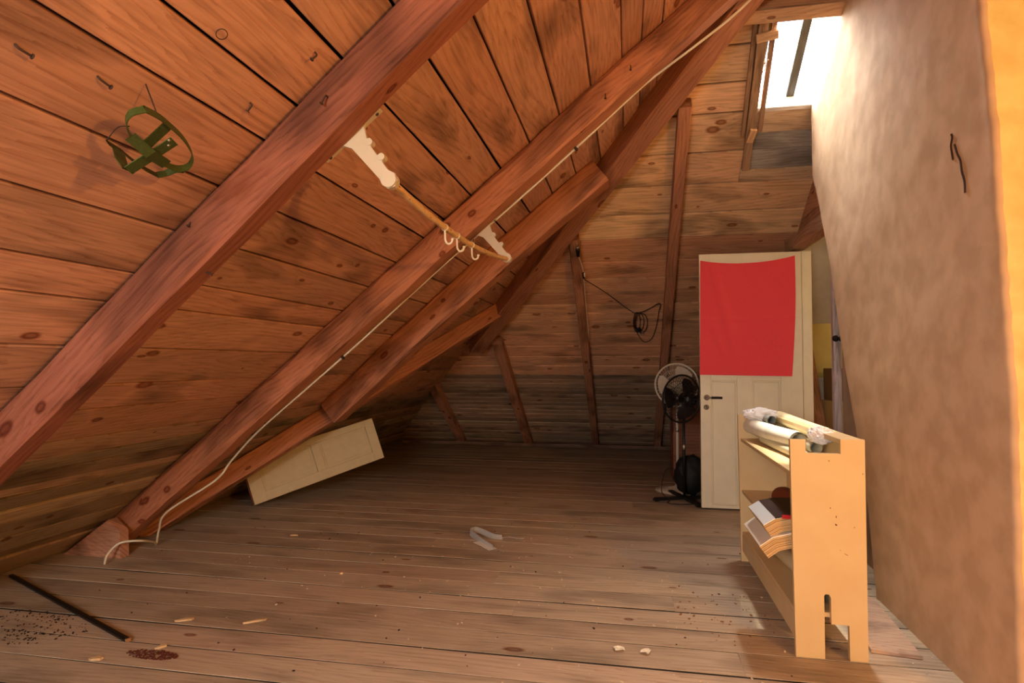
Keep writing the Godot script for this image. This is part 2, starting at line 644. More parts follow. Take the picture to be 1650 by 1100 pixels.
# ------------------------------------------------------------------ the room
func build_shell() -> void:
	# floor of long boards laid across the attic
	var fl := thing("floor", "worn grey-brown floor of long bare boards with dark gaps", "floor", Vector3.ZERO, "", "structure")
	var z := 1.66
	var k := 0
	while z > -8.35:
		var w := rng.randf_range(0.172, 0.186)
		if k == 0:
			w = 0.21
		var z2 := maxf(z - w, -8.4)
		var gap := 0.008 if k % 3 else 0.013
		if z2 < -4.5:
			gap = 0.004
		# butt joints in some rows
		var cuts := [-3.4, 4.2]
		if rng.randf() < 0.55:
			cuts = [-3.4, rng.randf_range(-1.5, 2.4), 4.2]
		for i in cuts.size() - 1:
			var far_tone := smoothly(-3.6, -6.0, z)      # boards turn darker towards the far end
			var c := tint(lerpf(0.52, 0.36, far_tone), lerpf(0.425, 0.275, far_tone), lerpf(0.315, 0.195, far_tone), 0.10)
			plank(fl, "floor_board", Vector3.ZERO, Vector3(1, 0, 0), Vector3(0, 0, 1), Vector3.UP, z2 + gap, z, cuts[i] + (0.001 if i else 0.0), cuts[i + 1], cuts[i] + (0.001 if i else 0.0), cuts[i + 1], 0.003, c, mats.floor, rng.randf_range(-0.0012, 0.0), 0.002, 0.8)
		z = z2
		k += 1
	var sub := MB.new()
	sub.box(Transform3D(Basis(), Vector3(0.4, -0.0432, -3.4)), Vector3(7.9, 0.08, 10.4), 0.0)
	sub.box(Transform3D(Basis(), Vector3(-3.47, 0.1, -3.4)), Vector3(0.26, 0.5, 10.6), 0.0)  # this and the next: blocks added outside the eaves against a sky leak
	sub.box(Transform3D(Basis(), Vector3(0.4, 0.1, -8.53)), Vector3(8.2, 0.5, 0.26), 0.0)
	part("subfloor_eave_blocks", sub, mats.dark, fl)

	# side slope: boards run away from the camera
	var lw := thing("wall_left", "sloping roof side lined with orange-brown pine boards between heavy rafters", "sloped wall", Vector3.ZERO, "", "structure")
	var js := [-0.02, 0.09, 0.19, 0.27, 0.42, 0.588, 0.70, 0.826, 0.905, 1.02, 1.115, 1.24, 1.453, 1.62, 1.84, 2.065, 2.207, 2.41, 2.615, 2.82, 2.97, 3.165, 3.38, 3.583, 3.79, 4.002, 4.209, 4.342, 4.474, 4.66, 4.86, 5.05, 5.235]
	for i in js.size() - 1:
		var s0: float = js[i]
		var s1: float = js[i + 1]
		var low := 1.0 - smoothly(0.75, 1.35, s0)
		var gap := 0.0095 if s0 > 1.3 else 0.011
		var u_end0 := -(EAVE_Z + maxf(s0, 0.0) * e_l.y / tan(deg_to_rad(SB)))
		var u_end1 := -(EAVE_Z + s1 * e_l.y / tan(deg_to_rad(SB)))
		var cut := 0.0
		var pieces := [[-1.62, -1.62, u_end0, u_end1]]
		if rng.randf() < 0.5 and u_end1 > 3.4:
			cut = 3.19
			pieces = [[-1.62, -1.62, cut, cut], [cut + 0.002, cut + 0.002, u_end0, u_end1]]
		for p in pieces:
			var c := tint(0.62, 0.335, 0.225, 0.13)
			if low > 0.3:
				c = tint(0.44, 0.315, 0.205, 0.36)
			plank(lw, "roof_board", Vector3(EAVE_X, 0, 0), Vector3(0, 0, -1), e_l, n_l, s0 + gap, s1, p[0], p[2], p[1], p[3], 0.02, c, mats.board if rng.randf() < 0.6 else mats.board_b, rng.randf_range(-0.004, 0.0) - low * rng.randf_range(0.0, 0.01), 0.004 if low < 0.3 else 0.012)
	var bb := MB.new()
	var h0 := hip_pt(0.0)
	var h1 := hip_pt(CEIL_Y + 0.03)
	bb.prism(PackedVector3Array([h0 - n_l * 0.05 + Vector3(-0.08, -0.066, 0), lf(-0.1, 1.7, -0.05), lf(5.28, 1.7, -0.05), h1 - n_l * 0.05]), n_l, 0.05)
	part("roof_underlay", bb, mats.dark, lw)

	# hip slope: boards run across
	var bw := thing("wall_back", "sloping end of the roof lined with pine boards, grey and weathered near the floor", "sloped wall", Vector3.ZERO, "", "structure")
	var bs := [0.0, 0.12, 0.27, 0.37, 0.467, 0.55, 0.639, 0.76, 0.869, 0.97, 1.073, 1.17, 1.268, 1.36, 1.455, 1.53, 1.607, 1.70, 1.793, 1.983, 2.165, 2.367, 2.586, 2.807, 2.925, 3.058, 3.227, 3.425, 3.64, 3.903, 4.165, 4.443, 4.722, 5.029, 5.242, 5.485, 5.70, 5.91, 6.11]
	for i in bs.size() - 1:
		var s0: float = bs[i]
		var s1: float = bs[i + 1]
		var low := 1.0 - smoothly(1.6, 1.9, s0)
		var x0 := EAVE_X + s0 * e_b.y / tan(deg_to_rad(SL))
		var x1 := EAVE_X + s1 * e_b.y / tan(deg_to_rad(SL))
		var gap := 0.012 if s0 < 3.2 else 0.013
		if i in [32, 34]:
			gap = 0.016
		var ends := [[x0, x1, 4.2]]
		if s0 > 5.0 and s0 < 5.69:
			ends = [[x0, x1, 0.815], [1.27, 1.27, 4.2]]
		elif s0 > 4.4 and s0 < 5.0:
			ends = [[x0, x1, 0.79], [0.792, 0.792, 4.2]]
		for e in ends:
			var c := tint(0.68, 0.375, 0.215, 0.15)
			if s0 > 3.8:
				c = tint(0.86, 0.56, 0.32, 0.10)  # upper boards lighter: skylight bounce put into the tint
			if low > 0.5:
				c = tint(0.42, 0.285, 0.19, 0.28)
			if e[0] > 0.7 and i in [31, 32]:
				plank(bw, "roof_board", Vector3(0, 0, EAVE_Z), Vector3(1, 0, 0), e_b, n_b, lerpf(s0, s1, 0.40 if i == 31 else 0.0) + 0.004, lerpf(s0, s1, 1.0 if i == 31 else 0.45), e[0], e[2], e[1], e[2], 0.02, Color(0.44, 0.42, 0.38), mats.board_b, -0.006, 0.004)
				plank(bw, "roof_board", Vector3(0, 0, EAVE_Z), Vector3(1, 0, 0), e_b, n_b, lerpf(s0, s1, 0.0 if i == 31 else 0.45) + 0.004, lerpf(s0, s1, 0.40 if i == 31 else 1.0), e[0], e[2], e[1], e[2], 0.02, Color(0.68, 0.50, 0.32), mats.board, 0.0, 0.004)
				continue
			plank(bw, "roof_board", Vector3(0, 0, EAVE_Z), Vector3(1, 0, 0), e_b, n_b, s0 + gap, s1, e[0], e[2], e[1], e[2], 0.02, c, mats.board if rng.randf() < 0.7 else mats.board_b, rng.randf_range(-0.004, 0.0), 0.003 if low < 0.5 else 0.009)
	for q in [[-0.1, 5.03, -3.4, 4.3], [5.70, 6.3, -0.2, 4.3], [5.03, 5.70, -0.6, 0.81], [5.03, 5.70, 1.275, 4.3]]:
		var b2 := MB.new()
		b2.prism(PackedVector3Array([bk(q[0], q[2], -0.05), bk(q[0], q[3], -0.05), bk(q[1], q[3], -0.05), bk(q[1], q[2], -0.05)]), n_b, 0.05)
		part("roof_underlay", b2, mats.dark, bw)

	# flat top, far side and gable, outside the view
	var ce := thing("ceiling", "flat boarded strip at the top of the roof", "ceiling", Vector3.ZERO, "", "structure")
	for i in 17:
		plank(ce, "roof_board", Vector3(0, CEIL_Y, 0), Vector3(0, 0, -1), Vector3(1, 0, 0), Vector3.DOWN, 0.75 + i * 0.203 + 0.005, 0.75 + (i + 1) * 0.203, -1.62, 3.25, -1.62, 3.25, 0.02, tint(0.60, 0.36, 0.2, 0.1), mats.board)
	var cu := MB.new()
	cu.box(Transform3D(Basis(), Vector3(2.45, CEIL_Y + 0.08, -0.8)), Vector3(3.7, 0.1, 5.1), 0.0)
	part("roof_underlay", cu, mats.dark, ce)
	var wr := MB.new()
	wr.box(Transform3D(Basis(), Vector3(4.26, 1.65, -3.4)), Vector3(0.12, 3.5, 10.2), 0.0)
	tag(part("wall_right", wr, mats.wall), "plastered wall closing the attic on the far right side", "wall", "", "structure")
	# gable with a made-up window behind the camera, to let in fill light
	var wf := MB.new()
	for q in [[-3.5, -1.45, -0.1, 3.5], [-0.35, 4.3, -0.1, 3.5], [-1.45, -0.35, -0.1, 1.05], [-1.45, -0.35, 2.05, 3.5]]:
		wf.box(Transform3D(Basis(), Vector3((q[0] + q[1]) * 0.5, (q[2] + q[3]) * 0.5, 1.68)), Vector3(q[1] - q[0], q[3] - q[2], 0.12), 0.0)
	tag(part("wall_front", wf, mats.wall), "plastered gable wall behind the camera with one added window", "wall", "", "structure")
	var gw := thing("window_2", "made-up gable window with white wooden frame, unseen behind the camera for fill light", "window", Vector3.ZERO, "", "structure")
	var gf := MB.new()
	for q in [[-1.45, -1.39, 1.05, 2.05], [-0.41, -0.35, 1.05, 2.05], [-1.39, -0.41, 1.05, 1.11], [-1.39, -0.41, 1.99, 2.05], [-0.92, -0.88, 1.11, 1.99]]:
		gf.box(Transform3D(Basis(), Vector3((q[0] + q[1]) * 0.5, (q[2] + q[3]) * 0.5, 1.65)), Vector3(q[1] - q[0], q[3] - q[2], 0.05), 0.004)
	part("added_window_frame", gf, mats.cream, gw)


func rafter_l(called: String, label: String, s0: float, s1: float, z0: float, z1: float, w: float, d: float, c: Color, sag := 0.0, bev := 0.01, rough := 0.004) -> void:
	var st := []
	for i in 7:
		var t := i / 6.0
		var s := lerpf(s0, s1, t)
		st.append([lf(s, lerpf(z0, z1, t) - w * 0.5, sag * 4.0 * t * (1.0 - t)), Vector3(0, 0, 1), n_l, w, d])
	var o := timber(null, called, st, c, mats.beam, bev, rough)
	tag(o, label, "roof beam", "", "thing")


func build_beams() -> void:
	rafter_l("rafter", "thick red-brown rafter nearest the camera, carrying the white end bracket of the clothes rail", -0.02, 5.2, -1.768, -1.505, 0.10, 0.145, tint(0.33, 0.125, 0.078), 0.012)
	rafter_l("rafter", "long red-brown rafter with a pale cable running along its lower edge", 0.12, 5.25, -3.13, -3.06, 0.16, 0.145, tint(0.55, 0.24, 0.14), 0.006, 0.022, 0.009)
	# jack rafter between the trimmer and the hip
	var st := []
	for q in [[1.27, -4.23], [2.2, -4.10], [3.1, -4.06], [3.93, -4.10]]:
		st.append([lf(q[0], q[1] - 0.10), Vector3(0, 0, 1), n_l, 0.20, 0.18])
	tag(timber(null, "jack_rafter", st, tint(0.56, 0.25, 0.145), mats.beam, 0.016), "short rafter running from the hip beam down onto the slanting trimmer", "roof beam")
	# trimmer slanting across the side slope
	var a := lf(0.10, -3.46)
	var b := lf(2.66, -5.66)
	var dirv := (b - a).normalized()
	var side := n_l.cross(dirv).normalized()
	tag(timber(null, "trimmer_beam", [[a, side, n_l, 0.11, 0.135], [b, side, n_l, 0.11, 0.135]], tint(0.62, 0.28, 0.16), mats.beam, 0.007), "slanting trimmer beam crossing under the short rafter above the cream door leaf", "roof beam")
	# hip
	var hs := []
	for y in [1.42, 2.0, 2.7, 3.36]:
		hs.append([hip_pt(y), Vector3(0.786, 0, -0.619), Vector3.DOWN, 0.16, 0.2])
	tag(timber(null, "hip_rafter", hs, tint(0.47, 0.215, 0.13), mats.beam, 0.008), "dark hip beam where the two roof slopes meet, its cut lower end hanging free", "roof beam")
	# rafters of the hip slope
	var back := [[-3.46, 0.03, 1.05, "leftmost and shortest of the end-slope rafters, half hidden by the cream door leaf"], [-2.27, 0.03, 1.95, "short end-slope rafter just right of the fallen cream door leaf"], [-1.33, 0.03, 2.55, "end-slope rafter that meets the floor below the free end of the hip beam"], [-0.43, 0.03, 4.02, "slim end-slope rafter carrying the black lamp holder at its head"], [0.365, 0.03, 5.17, "tall end-slope rafter standing behind the pedestal fan"]]
	for q in back:
		var w := 0.105 if q[0] < -1 else 0.082
		var bst := []
		for i in 5:
			bst.append([bk(lerpf(q[1], q[2], i / 4.0), q[0]), Vector3(1, 0, 0), n_b, w, 0.10])
		tag(timber(null, "common_rafter", bst, tint(0.52, 0.25, 0.145, 0.08), mats.beam, 0.006), q[3], "roof beam", "")
	# header over the skylight
	tag(timber(null, "header_beam", [[bk(5.70, 0.60), e_b, n_b, 0.085, 0.10], [bk(5.70, 1.9), e_b, n_b, 0.085, 0.10]], tint(0.66, 0.40, 0.22), mats.beam, 0.006), "short horizontal beam over the top of the skylight", "roof beam")
	# plates on the floor
	tag(timber(null, "sole_plate", [[Vector3(-3.1, 0.045, -8.10), Vector3(0, 0, 1), Vector3.DOWN, 0.10, 0.045], [Vector3(-0.42, 0.045, -8.10), Vector3(0, 0, 1), Vector3.DOWN, 0.10, 0.045], [Vector3(1.28, 0.045, -8.08), Vector3(0, 0, 1), Vector3.DOWN, 0.10, 0.045]], tint(0.20, 0.12, 0.08), mats.beam, 0.005), "low dark plank along the floor under the end-slope rafters", "plank")
	# triangular block at the foot of the cable rafter
	var eb := MB.new(false, tint(0.62, 0.33, 0.22))
	eb.prism(PackedVector3Array([lf(0.0, -3.02) + Vector3(0.02, 0.0, 0), Vector3(-2.86, 0.0, -3.02), Vector3(-2.87, 0.15, -3.02), Vector3(-2.95, 0.215, -3.02)]), Vector3(0, 0, 1), 0.06, 1.0)
	tag(part("eave_block", eb, mats.beam), "pinkish wedge of board closing the eave beside the foot of the cable rafter", "wood block")


func build_skylight() -> void:
	var w := thing("window_1", "small skylight in the end slope with bare wooden jambs and one dark glazing bar", "skylight", Vector3.ZERO, "", "structure")
	var depth := 0.15
	# reveal boards, going out through the roof
	var mid := bk(5.365, 1.04, -depth * 0.5 + 0.004)
	var bx := Basis(Vector3(1, 0, 0), e_b, Vector3(1, 0, 0).cross(e_b))
	var out := -n_b
	var fr := MB.new(false, tint(0.50, 0.43, 0.24))
	fr.box(Transform3D(bx, mid + Vector3(-0.235, 0, 0)), Vector3(0.025, 0.70, depth), 0.003)
	part("window_jamb", fr, mats.board_b, w, "mossy inner jamb board")
	fr = MB.new(false, tint(0.55, 0.42, 0.26))
	fr.box(Transform3D(bx, mid + Vector3(0.235, 0, 0)), Vector3(0.025, 0.70, depth), 0.003)
	part("window_jamb", fr, mats.board_b, w)
	fr = MB.new(false, tint(0.86, 0.83, 0.78))
	fr.box(Transform3D(bx, mid - e_b * 0.325), Vector3(0.47, 0.03, depth), 0.003)
	part("window_sill", fr, mats.board_b, w, "pale weathered sill")
	fr = MB.new(false, tint(0.62, 0.42, 0.24))
	fr.box(Transform3D(bx, mid + e_b * 0.345), Vector3(0.47, 0.03, depth), 0.003)
	part("window_head", fr, mats.board_b, w)
	# glazing bar and panes
	var gb := MB.new(false, Color(0.07, 0.068, 0.06))
	gb.box(Transform3D(bx, bk(5.36, 1.036, -0.11)), Vector3(0.05, 0.66, 0.03), 0.004)
	part("glazing_bar", gb, mats.board_b, w)
	for x in [0.922, 1.145]:
		var gl := MB.new()
		gl.box(Transform3D(bx, bk(5.365, x, -0.135)), Vector3(0.2, 0.64, 0.004), 0.0)
		part("pane", gl, mats.glass, w)
	# casing boards and cleats on the room side
	for q in [[0.735, 5.255, 0.026, 0.80, 0.026, Color(0.44, 0.27, 0.15)], [0.785, 5.12, 0.052, 1.08, 0.034, Color(0.47, 0.30, 0.18)], [0.838, 5.27, 0.03, 0.78, 0.02, Color(0.40, 0.25, 0.15)]]:
		var cb := MB.new(false, q[5])
		cb.box(Transform3D(Basis(Vector3(1, 0, 0).rotated(n_b, 0.05), e_b.rotated(n_b, 0.05), bx.z), bk(q[1], q[0] + 0.008, q[4] * 0.5)), Vector3(q[2], q[3], q[4]), 0.003)
		part("casing_board", cb, mats.beam, w)
	for q in [[5.555, 0.795, 0.12, 0.05, 0.18], [4.88, 0.812, 0.045, 0.10, -0.15]]:
		var cl := MB.new(false, Color(0.72, 0.46, 0.25))
		cl.box(Transform3D(Basis(Vector3(1, 0, 0).rotated(n_b, q[4]), e_b.rotated(n_b, q[4]), bx.z), bk(q[0], q[1], 0.048)), Vector3(q[2], q[3], 0.022), 0.003, Vector2(0.3, 0.3))
		part("cleat", cl, mats.board, w)
	# crumbled filler at the lower jamb corner
	var fl := MB.new()
	for i in 26:
		var p := bk(rng.randf_range(4.98, 5.40), 0.822 + rng.randf_range(-0.012, 0.012), rng.randf_range(0.0, 0.03))
		var r := rng.randf_range(0.004, 0.010)
		fl.box(Transform3D(Basis.from_euler(Vector3(rng.randf() * 3, rng.randf() * 3, rng.randf() * 3)), p), Vector3(r, r * 1.6, r), 0.001)
	var fo := part("filler_crumbs", fl, mats.paper, w)
	fo.set_meta("kind", "stuff")


func build_doorway() -> void:
	# partition with a doorway, along x = 1.3
	var pw := thing("wall_partition", "boarded partition with a doorway, between the attic and a small side room", "wall", Vector3.ZERO, "", "structure")
	var roof_y := func(zz: float) -> float: return (zz - EAVE_Z) * tan(deg_to_rad(SB))
	var b := MB.new()
	b.prism(PackedVector3Array([Vector3(1.3, 0, -8.25), Vector3(1.3, 0, -4.96), Vector3(1.3, roof_y.call(-4.96), -4.96), Vector3(1.3, 0.03, -8.25)]), Vector3(-1, 0, 0), 0.08)
	part("wall_panel", b, mats.cream_dull, pw)
	b = MB.new()
	b.prism(PackedVector3Array([Vector3(1.3, 0, -4.06), Vector3(1.3, 0, -3.2), Vector3(1.3, minf(3.3, roof_y.call(-3.2)), -3.2), Vector3(1.3, roof_y.call(-4.06), -4.06)]), Vector3(-1, 0, 0), 0.08)
	part("wall_panel", b, mats.wall, pw)
	# boards over the lintel
	var ys := [2.075, 2.2, 2.34, 2.5, 2.78]
	for i in ys.size() - 1:
		var z0: float = EAVE_Z + ys[i] / tan(deg_to_rad(SB))
		var z1: float = EAVE_Z + ys[i + 1] / tan(deg_to_rad(SB))
		plank(pw, "wall_board", Vector3(1.3, 0, 0), Vector3(0, 0, 1), Vector3(0, 1, 0), Vector3(-1, 0, 0), ys[i] + 0.003, ys[i + 1], z0, -4.06, z1, -4.06, 0.07, tint(0.50, 0.27, 0.17, 0.1), mats.beam)
	var tr := thing("trim_1", "rough wooden lintel and posts round the side-room doorway", "door frame", Vector3.ZERO, "", "structure")
	timber(tr, "lintel", [[Vector3(1.275, 2.08, -5.08), Vector3(1, 0, 0), Vector3.DOWN, 0.11, 0.10], [Vector3(1.275, 2.08, -4.0), Vector3(1, 0, 0), Vector3.DOWN, 0.11, 0.10]], tint(0.50, 0.34, 0.22), mats.beam, 0.008)
	b = MB.new()
	b.box(Transform3D(Basis(), Vector3(1.335, 0.985, -4.945)), Vector3(0.075, 1.97, 0.05), 0.004)
	part("jamb", b, mats.cream, tr, "cream painted jamb at the hinges")
	b = MB.new(false, tint(0.36, 0.15, 0.09))  # dark strip stands in for the shade of the door gap
	b.box(Transform3D(Basis(), Vector3(1.289, 0.985, -4.93)), Vector3(0.012, 1.97, 0.03), 0.002)
	part("gap_shade_strip", b, mats.beam, tr, "dark red strip standing in for the shaded gap between door and jamb")
	b = MB.new(false, tint(0.46, 0.27, 0.17))
	b.box(Transform3D(Basis(), Vector3(1.372, 0.985, -4.09)), Vector3(0.085, 1.97, 0.07), 0.005)
	part("jamb", b, mats.beam, tr, "bare brown jamb beside the chimney")
	# a second door leaf, opened into the side room, seen on its edge
	var d2 := thing("door_2", "greyish edge of a door standing open behind the chimney, with a black knob", "door", Vector3.ZERO, "", "structure")
	b = MB.new(false, Color(0.58, 0.50, 0.48))
	b.box(Transform3D(Basis(), Vector3(1.302, 0.98, -4.17)), Vector3(0.045, 1.93, 0.05), 0.004)
	part("door_edge", b, mats.board_b, d2)
	b = MB.new()
	var kx := frame(Vector3(1.315, 1.272, -4.146), Vector3(0, 1, 0), Vector3(-0.8, 0, 0.6))
	b.lathe(kx, PackedVector2Array([Vector2(0, -0.02), Vector2(0.018, -0.02), Vector2(0.018, 0.0), Vector2(0.009, 0.004), Vector2(0.008, 0.02), Vector2(0.017, 0.028), Vector2(0.021, 0.038), Vector2(0.018, 0.048), Vector2(0, 0.052)]), 18)
	b.smooth = true
	part("door_knob", b, mats.black, d2)
	# the open door
	var d := thing("door_1", "cream panelled door standing wide open with a red cloth over its upper half", "door", Vector3.ZERO, "", "structure")
	var zf := -4.86
	b = MB.new()
	b.box(Transform3D(Basis(), Vector3(0.913, 0.982, zf - 0.022)), Vector3(0.725, 1.92, 0.018), 0.0)
	part("door_core", b, mats.cream, d)
	for q in [["stile", 0.545, 0.622, 0.012, 1.958], ["stile", 1.128, 1.283, 0.012, 1.958], ["stile", 0.814, 0.924, 0.036, 1.85], ["rail", 0.622, 1.128, 0.012, 0.036], ["rail", 0.622, 0.814, 0.985, 1.11], ["rail", 0.924, 1.128, 0.985, 1.11], ["rail", 0.622, 1.128, 1.85, 1.958]]:
		b = MB.new()
		b.box(Transform3D(Basis(), Vector3((q[1] + q[2]) * 0.5, (q[3] + q[4]) * 0.5, zf - 0.02)), Vector3(q[2] - q[1] - 0.0006, q[4] - q[3] - 0.0006, 0.04), 0.0015)
		part(q[0], b, mats.cream, d)
	for q in [[0.622, 0.814, 0.036, 0.985], [0.924, 1.128, 0.036, 0.985], [0.622, 0.814, 1.11, 1.85], [0.924, 1.128, 1.11, 1.85]]:
		b = MB.new()
		for e in [[q[0], q[0] + 0.014, q[2], q[3]], [q[1] - 0.014, q[1], q[2], q[3]], [q[0] + 0.014, q[1] - 0.014, q[2], q[2] + 0.014], [q[0] + 0.014, q[1] - 0.014, q[3] - 0.014, q[3]]]:
			b.box(Transform3D(Basis(), Vector3((e[0] + e[1]) * 0.5, (e[2] + e[3]) * 0.5, zf - 0.008)), Vector3(e[1] - e[0], e[3] - e[2], 0.014), 0.005)
		part("panel_moulding", b, mats.cream, d)
		b = MB.new()
		b.box(Transform3D(Basis(), Vector3((q[0] + q[1]) * 0.5, (q[2] + q[3]) * 0.5, zf - 0.015)), Vector3(q[1] - q[0] - 0.03, q[3] - q[2] - 0.03, 0.008), 0.003)
		part("door_panel", b, mats.cream, d)
	# lever handle, rose and keyhole plate
	var fz := Basis(Vector3(1, 0, 0), Vector3(0, 0, 1), Vector3(0, -1, 0))
	b = MB.new(true)
	b.lathe(Transform3D(fz, Vector3(0.592, 0.853, zf)), PackedVector2Array([Vector2(0.0, 0.0), Vector2(0.022, 0.0), Vector2(0.022, 0.004), Vector2(0.015, 0.008), Vector2(0.010, 0.010), Vector2(0.010, 0.038), Vector2(0, 0.04)]), 20)
	b.tube(PackedVector3Array([Vector3(0.592, 0.853, zf + 0.036), Vector3(0.622, 0.853, zf + 0.036)]), 0.008, 10)
	var hd := part("door_handle", b, mats.steel, d)
	b = MB.new(true)
	b.tube(PackedVector3Array([Vector3(0.622, 0.853, zf + 0.036), Vector3(0.63, 0.853, zf + 0.036), Vector3(0.67, 0.853, zf + 0.034), Vector3(0.70, 0.852, zf + 0.033)]), 0.0095, 12)
	part("grip", b, mats.black, hd, "black lever grip")
	b = MB.new(true)
	b.lathe(Transform3D(fz, Vector3(0.588, 0.778, zf)), PackedVector2Array([Vector2(0.0, 0.0), Vector2(0.020, 0.0), Vector2(0.020, 0.003), Vector2(0.0, 0.005)]), 20)
	var kp := part("keyhole_plate", b, mats.steel, d)
	b = MB.new()
	b.box(Transform3D(Basis(), Vector3(0.588, 0.780, zf + 0.005)), Vector3(0.006, 0.018, 0.002), 0.0)
	part("keyhole", b, mats.black, kp)
	# the red cloth
	var g := []
	for i in 61:
		var row := []
		var v := i / 60.0
		for k in 49:
			var u := k / 48.0
			var x := lerpf(lerpf(0.553, 0.541, v), lerpf(1.238, 1.204, v) + 0.012 * sin(v * 3.0), u)
			var top := lerpf(1.909, 1.926, u) - 0.038 * (1.0 - pow(absf(u * 2.0 - 1.0), 2.2)) * pow(1.0 - v, 1.6)
			var y := lerpf(top, lerpf(1.027, 1.018, u), v)
			var wave := 0.006 * sin(u * 7.0 + v * 3.0) * sin(v * 2.6) + 0.004 * sin(u * 15.0 - v * 6.0) * v + 0.004 * nse.get_noise_2d(u * 3.0, v * 4.0)
			wave += 0.006 * (1.0 - smoothly(0.0, 0.018, absf(v - 0.52)))
			wave += 0.012 * exp(-pow((u - 0.13 - v * 0.3) / 0.05, 2.0)) * (1.0 - v) * v * 3.0
			wave += 0.010 * exp(-pow((u - 0.10 - (v - 0.5) * 0.5) / 0.04, 2.0)) * smoothly(0.5, 0.62, v) * (1.0 - smoothly(0.75, 0.9, v))
			row.append(Vector3(x, y, zf + 0.012 + wave))
		g.append(row)
	b = MB.new(true)
	b.sheet(g, true)
	var cloth := part("cloth", b, mats.red)
	mats.red.cull_mode = BaseMaterial3D.CULL_DISABLED
	tag(cloth, "bright red rectangle of cloth pinned over the upper half of the cream door", "cloth")

	# the side room beyond
	var sr := thing("wall_side_room", "yellow painted knee wall with a pale plaster slope above, seen through the doorway", "wall", Vector3.ZERO, "", "structure")
	b = MB.new()
	b.box(Transform3D(Basis(), Vector3(2.7, 1.13, -5.95)), Vector3(2.9, 1.1, 0.06), 0.0)
	part("wall_panel", b, mats.yellow_wall, sr)
	b = MB.new()
	b.box(Transform3D(Basis(), Vector3(2.7, 0.30, -5.94)), Vector3(2.9, 0.6, 0.06), 0.0)
	b.box(Transform3D(Basis(), Vector3(2.7, 0.97, -5.91)), Vector3(2.9, 0.025, 0.03), 0.003)
	part("dado", b, mats.white_wall, sr)
	b = MB.new()
	b.box(Transform3D(Basis(), Vector3(2.7, 0.78, -5.925)), Vector3(2.9, 0.36, 0.04), 0.0)
	part("dado", b, mats.white_wall, sr)
	b = MB.new()
	b.prism(PackedVector3Array([bk(2.6, 1.39, 0.06), bk(2.6, 4.2, 0.06), bk(5.9, 4.2, 0.06), bk(5.9, 1.39, 0.06)]), n_b, 0.03)
	part("sloping_plaster", b, mats.white_wall, sr)
	var pl := MB.new(false, tint(0.52, 0.28, 0.14))
	pl.box(frame(Vector3(1.63, 0.63, -5.70), Vector3(-0.13, 1.25, -0.16), Vector3(1, 0.1, 0.3)), Vector3(1.36, 0.09, 0.022), 0.003)
	tag(part("leaning_plank", pl, mats.beam), "brown plank leaning inside the side room beyond the doorway", "plank")
	for q in [[1.86, 0.93, -5.72, 0.26, 0.28, 0.3, "upper brown cardboard box just inside the doorway beside the leaning plank", Color(0.50, 0.37, 0.22)], [1.83, 0.395, -5.70, 0.3, 0.79, 0.34, "pale cardboard box under the smaller brown box in the side room", Color(0.72, 0.60, 0.38)]]:
		var bx := MB.new()
		bx.box(Transform3D(Basis.from_euler(Vector3(0, 0.1, 0)), Vector3(q[0], q[1], q[2])), Vector3(q[3], q[4], q[5]), 0.004)
		var tp := MB.new()
		tp.box(Transform3D(Basis.from_euler(Vector3(0, 0.1, 0)), Vector3(q[0], q[1] + q[4] * 0.5, q[2])), Vector3(q[3] * 0.16, 0.003, q[5] + 0.002), 0.0)
		var ob := thing("cardboard_box", q[6], "box")
		part("carton", bx, plain(q[7], 0.85), ob)
		part("tape", tp, plain(Color(0.62, 0.50, 0.32), 0.3), ob)
	var l := OmniLight3D.new()
	l.name = "side_room_bulb_light"
	l.light_color = Color(1.0, 0.86, 0.66)
	l.light_energy = 0.5
	l.light_size = 0.04
	l.omni_range = 12.0
	l.omni_attenuation = 2.0
	l.shadow_enabled = true
	add_child(l)
	l.position = Vector3(2.7, 1.95, -4.3)
	bulb("side_room_bulb", l.position, Color(1.0, 0.86, 0.66), 4.0, 0.5, "bare bulb hanging in the side room")


func bulb(called: String, at: Vector3, c: Color, glow: float, drop: float, label: String) -> void:
	var o := thing(called, label, "lamp", at)
	var m := plain(Color(1, 1, 1), 0.3)
	m.emission_enabled = true
	m.emission = c
	m.emission_energy_multiplier = glow
	var b := MB.new(true)
	b.lathe(Transform3D(), PackedVector2Array([Vector2(0, -0.045), Vector2(0.022, -0.04), Vector2(0.038, -0.02), Vector2(0.041, 0.0), Vector2(0.034, 0.022), Vector2(0.018, 0.045), Vector2(0.014, 0.058), Vector2(0, 0.06)]), 20)
	part("lamp_bulb", b, m, o)
	b = MB.new(true)
	b.lathe(Transform3D(Basis(), Vector3(0, 0.06, 0)), PackedVector2Array([Vector2(0, 0), Vector2(0.02, 0.0), Vector2(0.022, 0.05), Vector2(0.006, 0.065), Vector2(0, 0.065)]), 16)
	b.tube(PackedVector3Array([Vector3(0, 0.12, 0), Vector3(0, 0.12 + drop, 0)]), 0.004, 6)
	part("lamp_holder", b, mats.rubber, o)


func build_lamp() -> void:
	var l := OmniLight3D.new()
	l.name = "attic_bulb_light"
	l.light_color = Color(1.0, 0.72, 0.35)
	l.light_energy = 4.3
	l.light_size = 0.05
	l.omni_range = 20.0
	l.omni_attenuation = 2.0
	l.shadow_enabled = true
	add_child(l)
	l.position = Vector3(2.0, 1.66, 0.05)
	bulb("attic_bulb", l.position, Color(1.0, 0.72, 0.35), 8.0, CEIL_Y - 1.66 - 0.12, "bare warm bulb hanging beside the chimney, out of the picture")


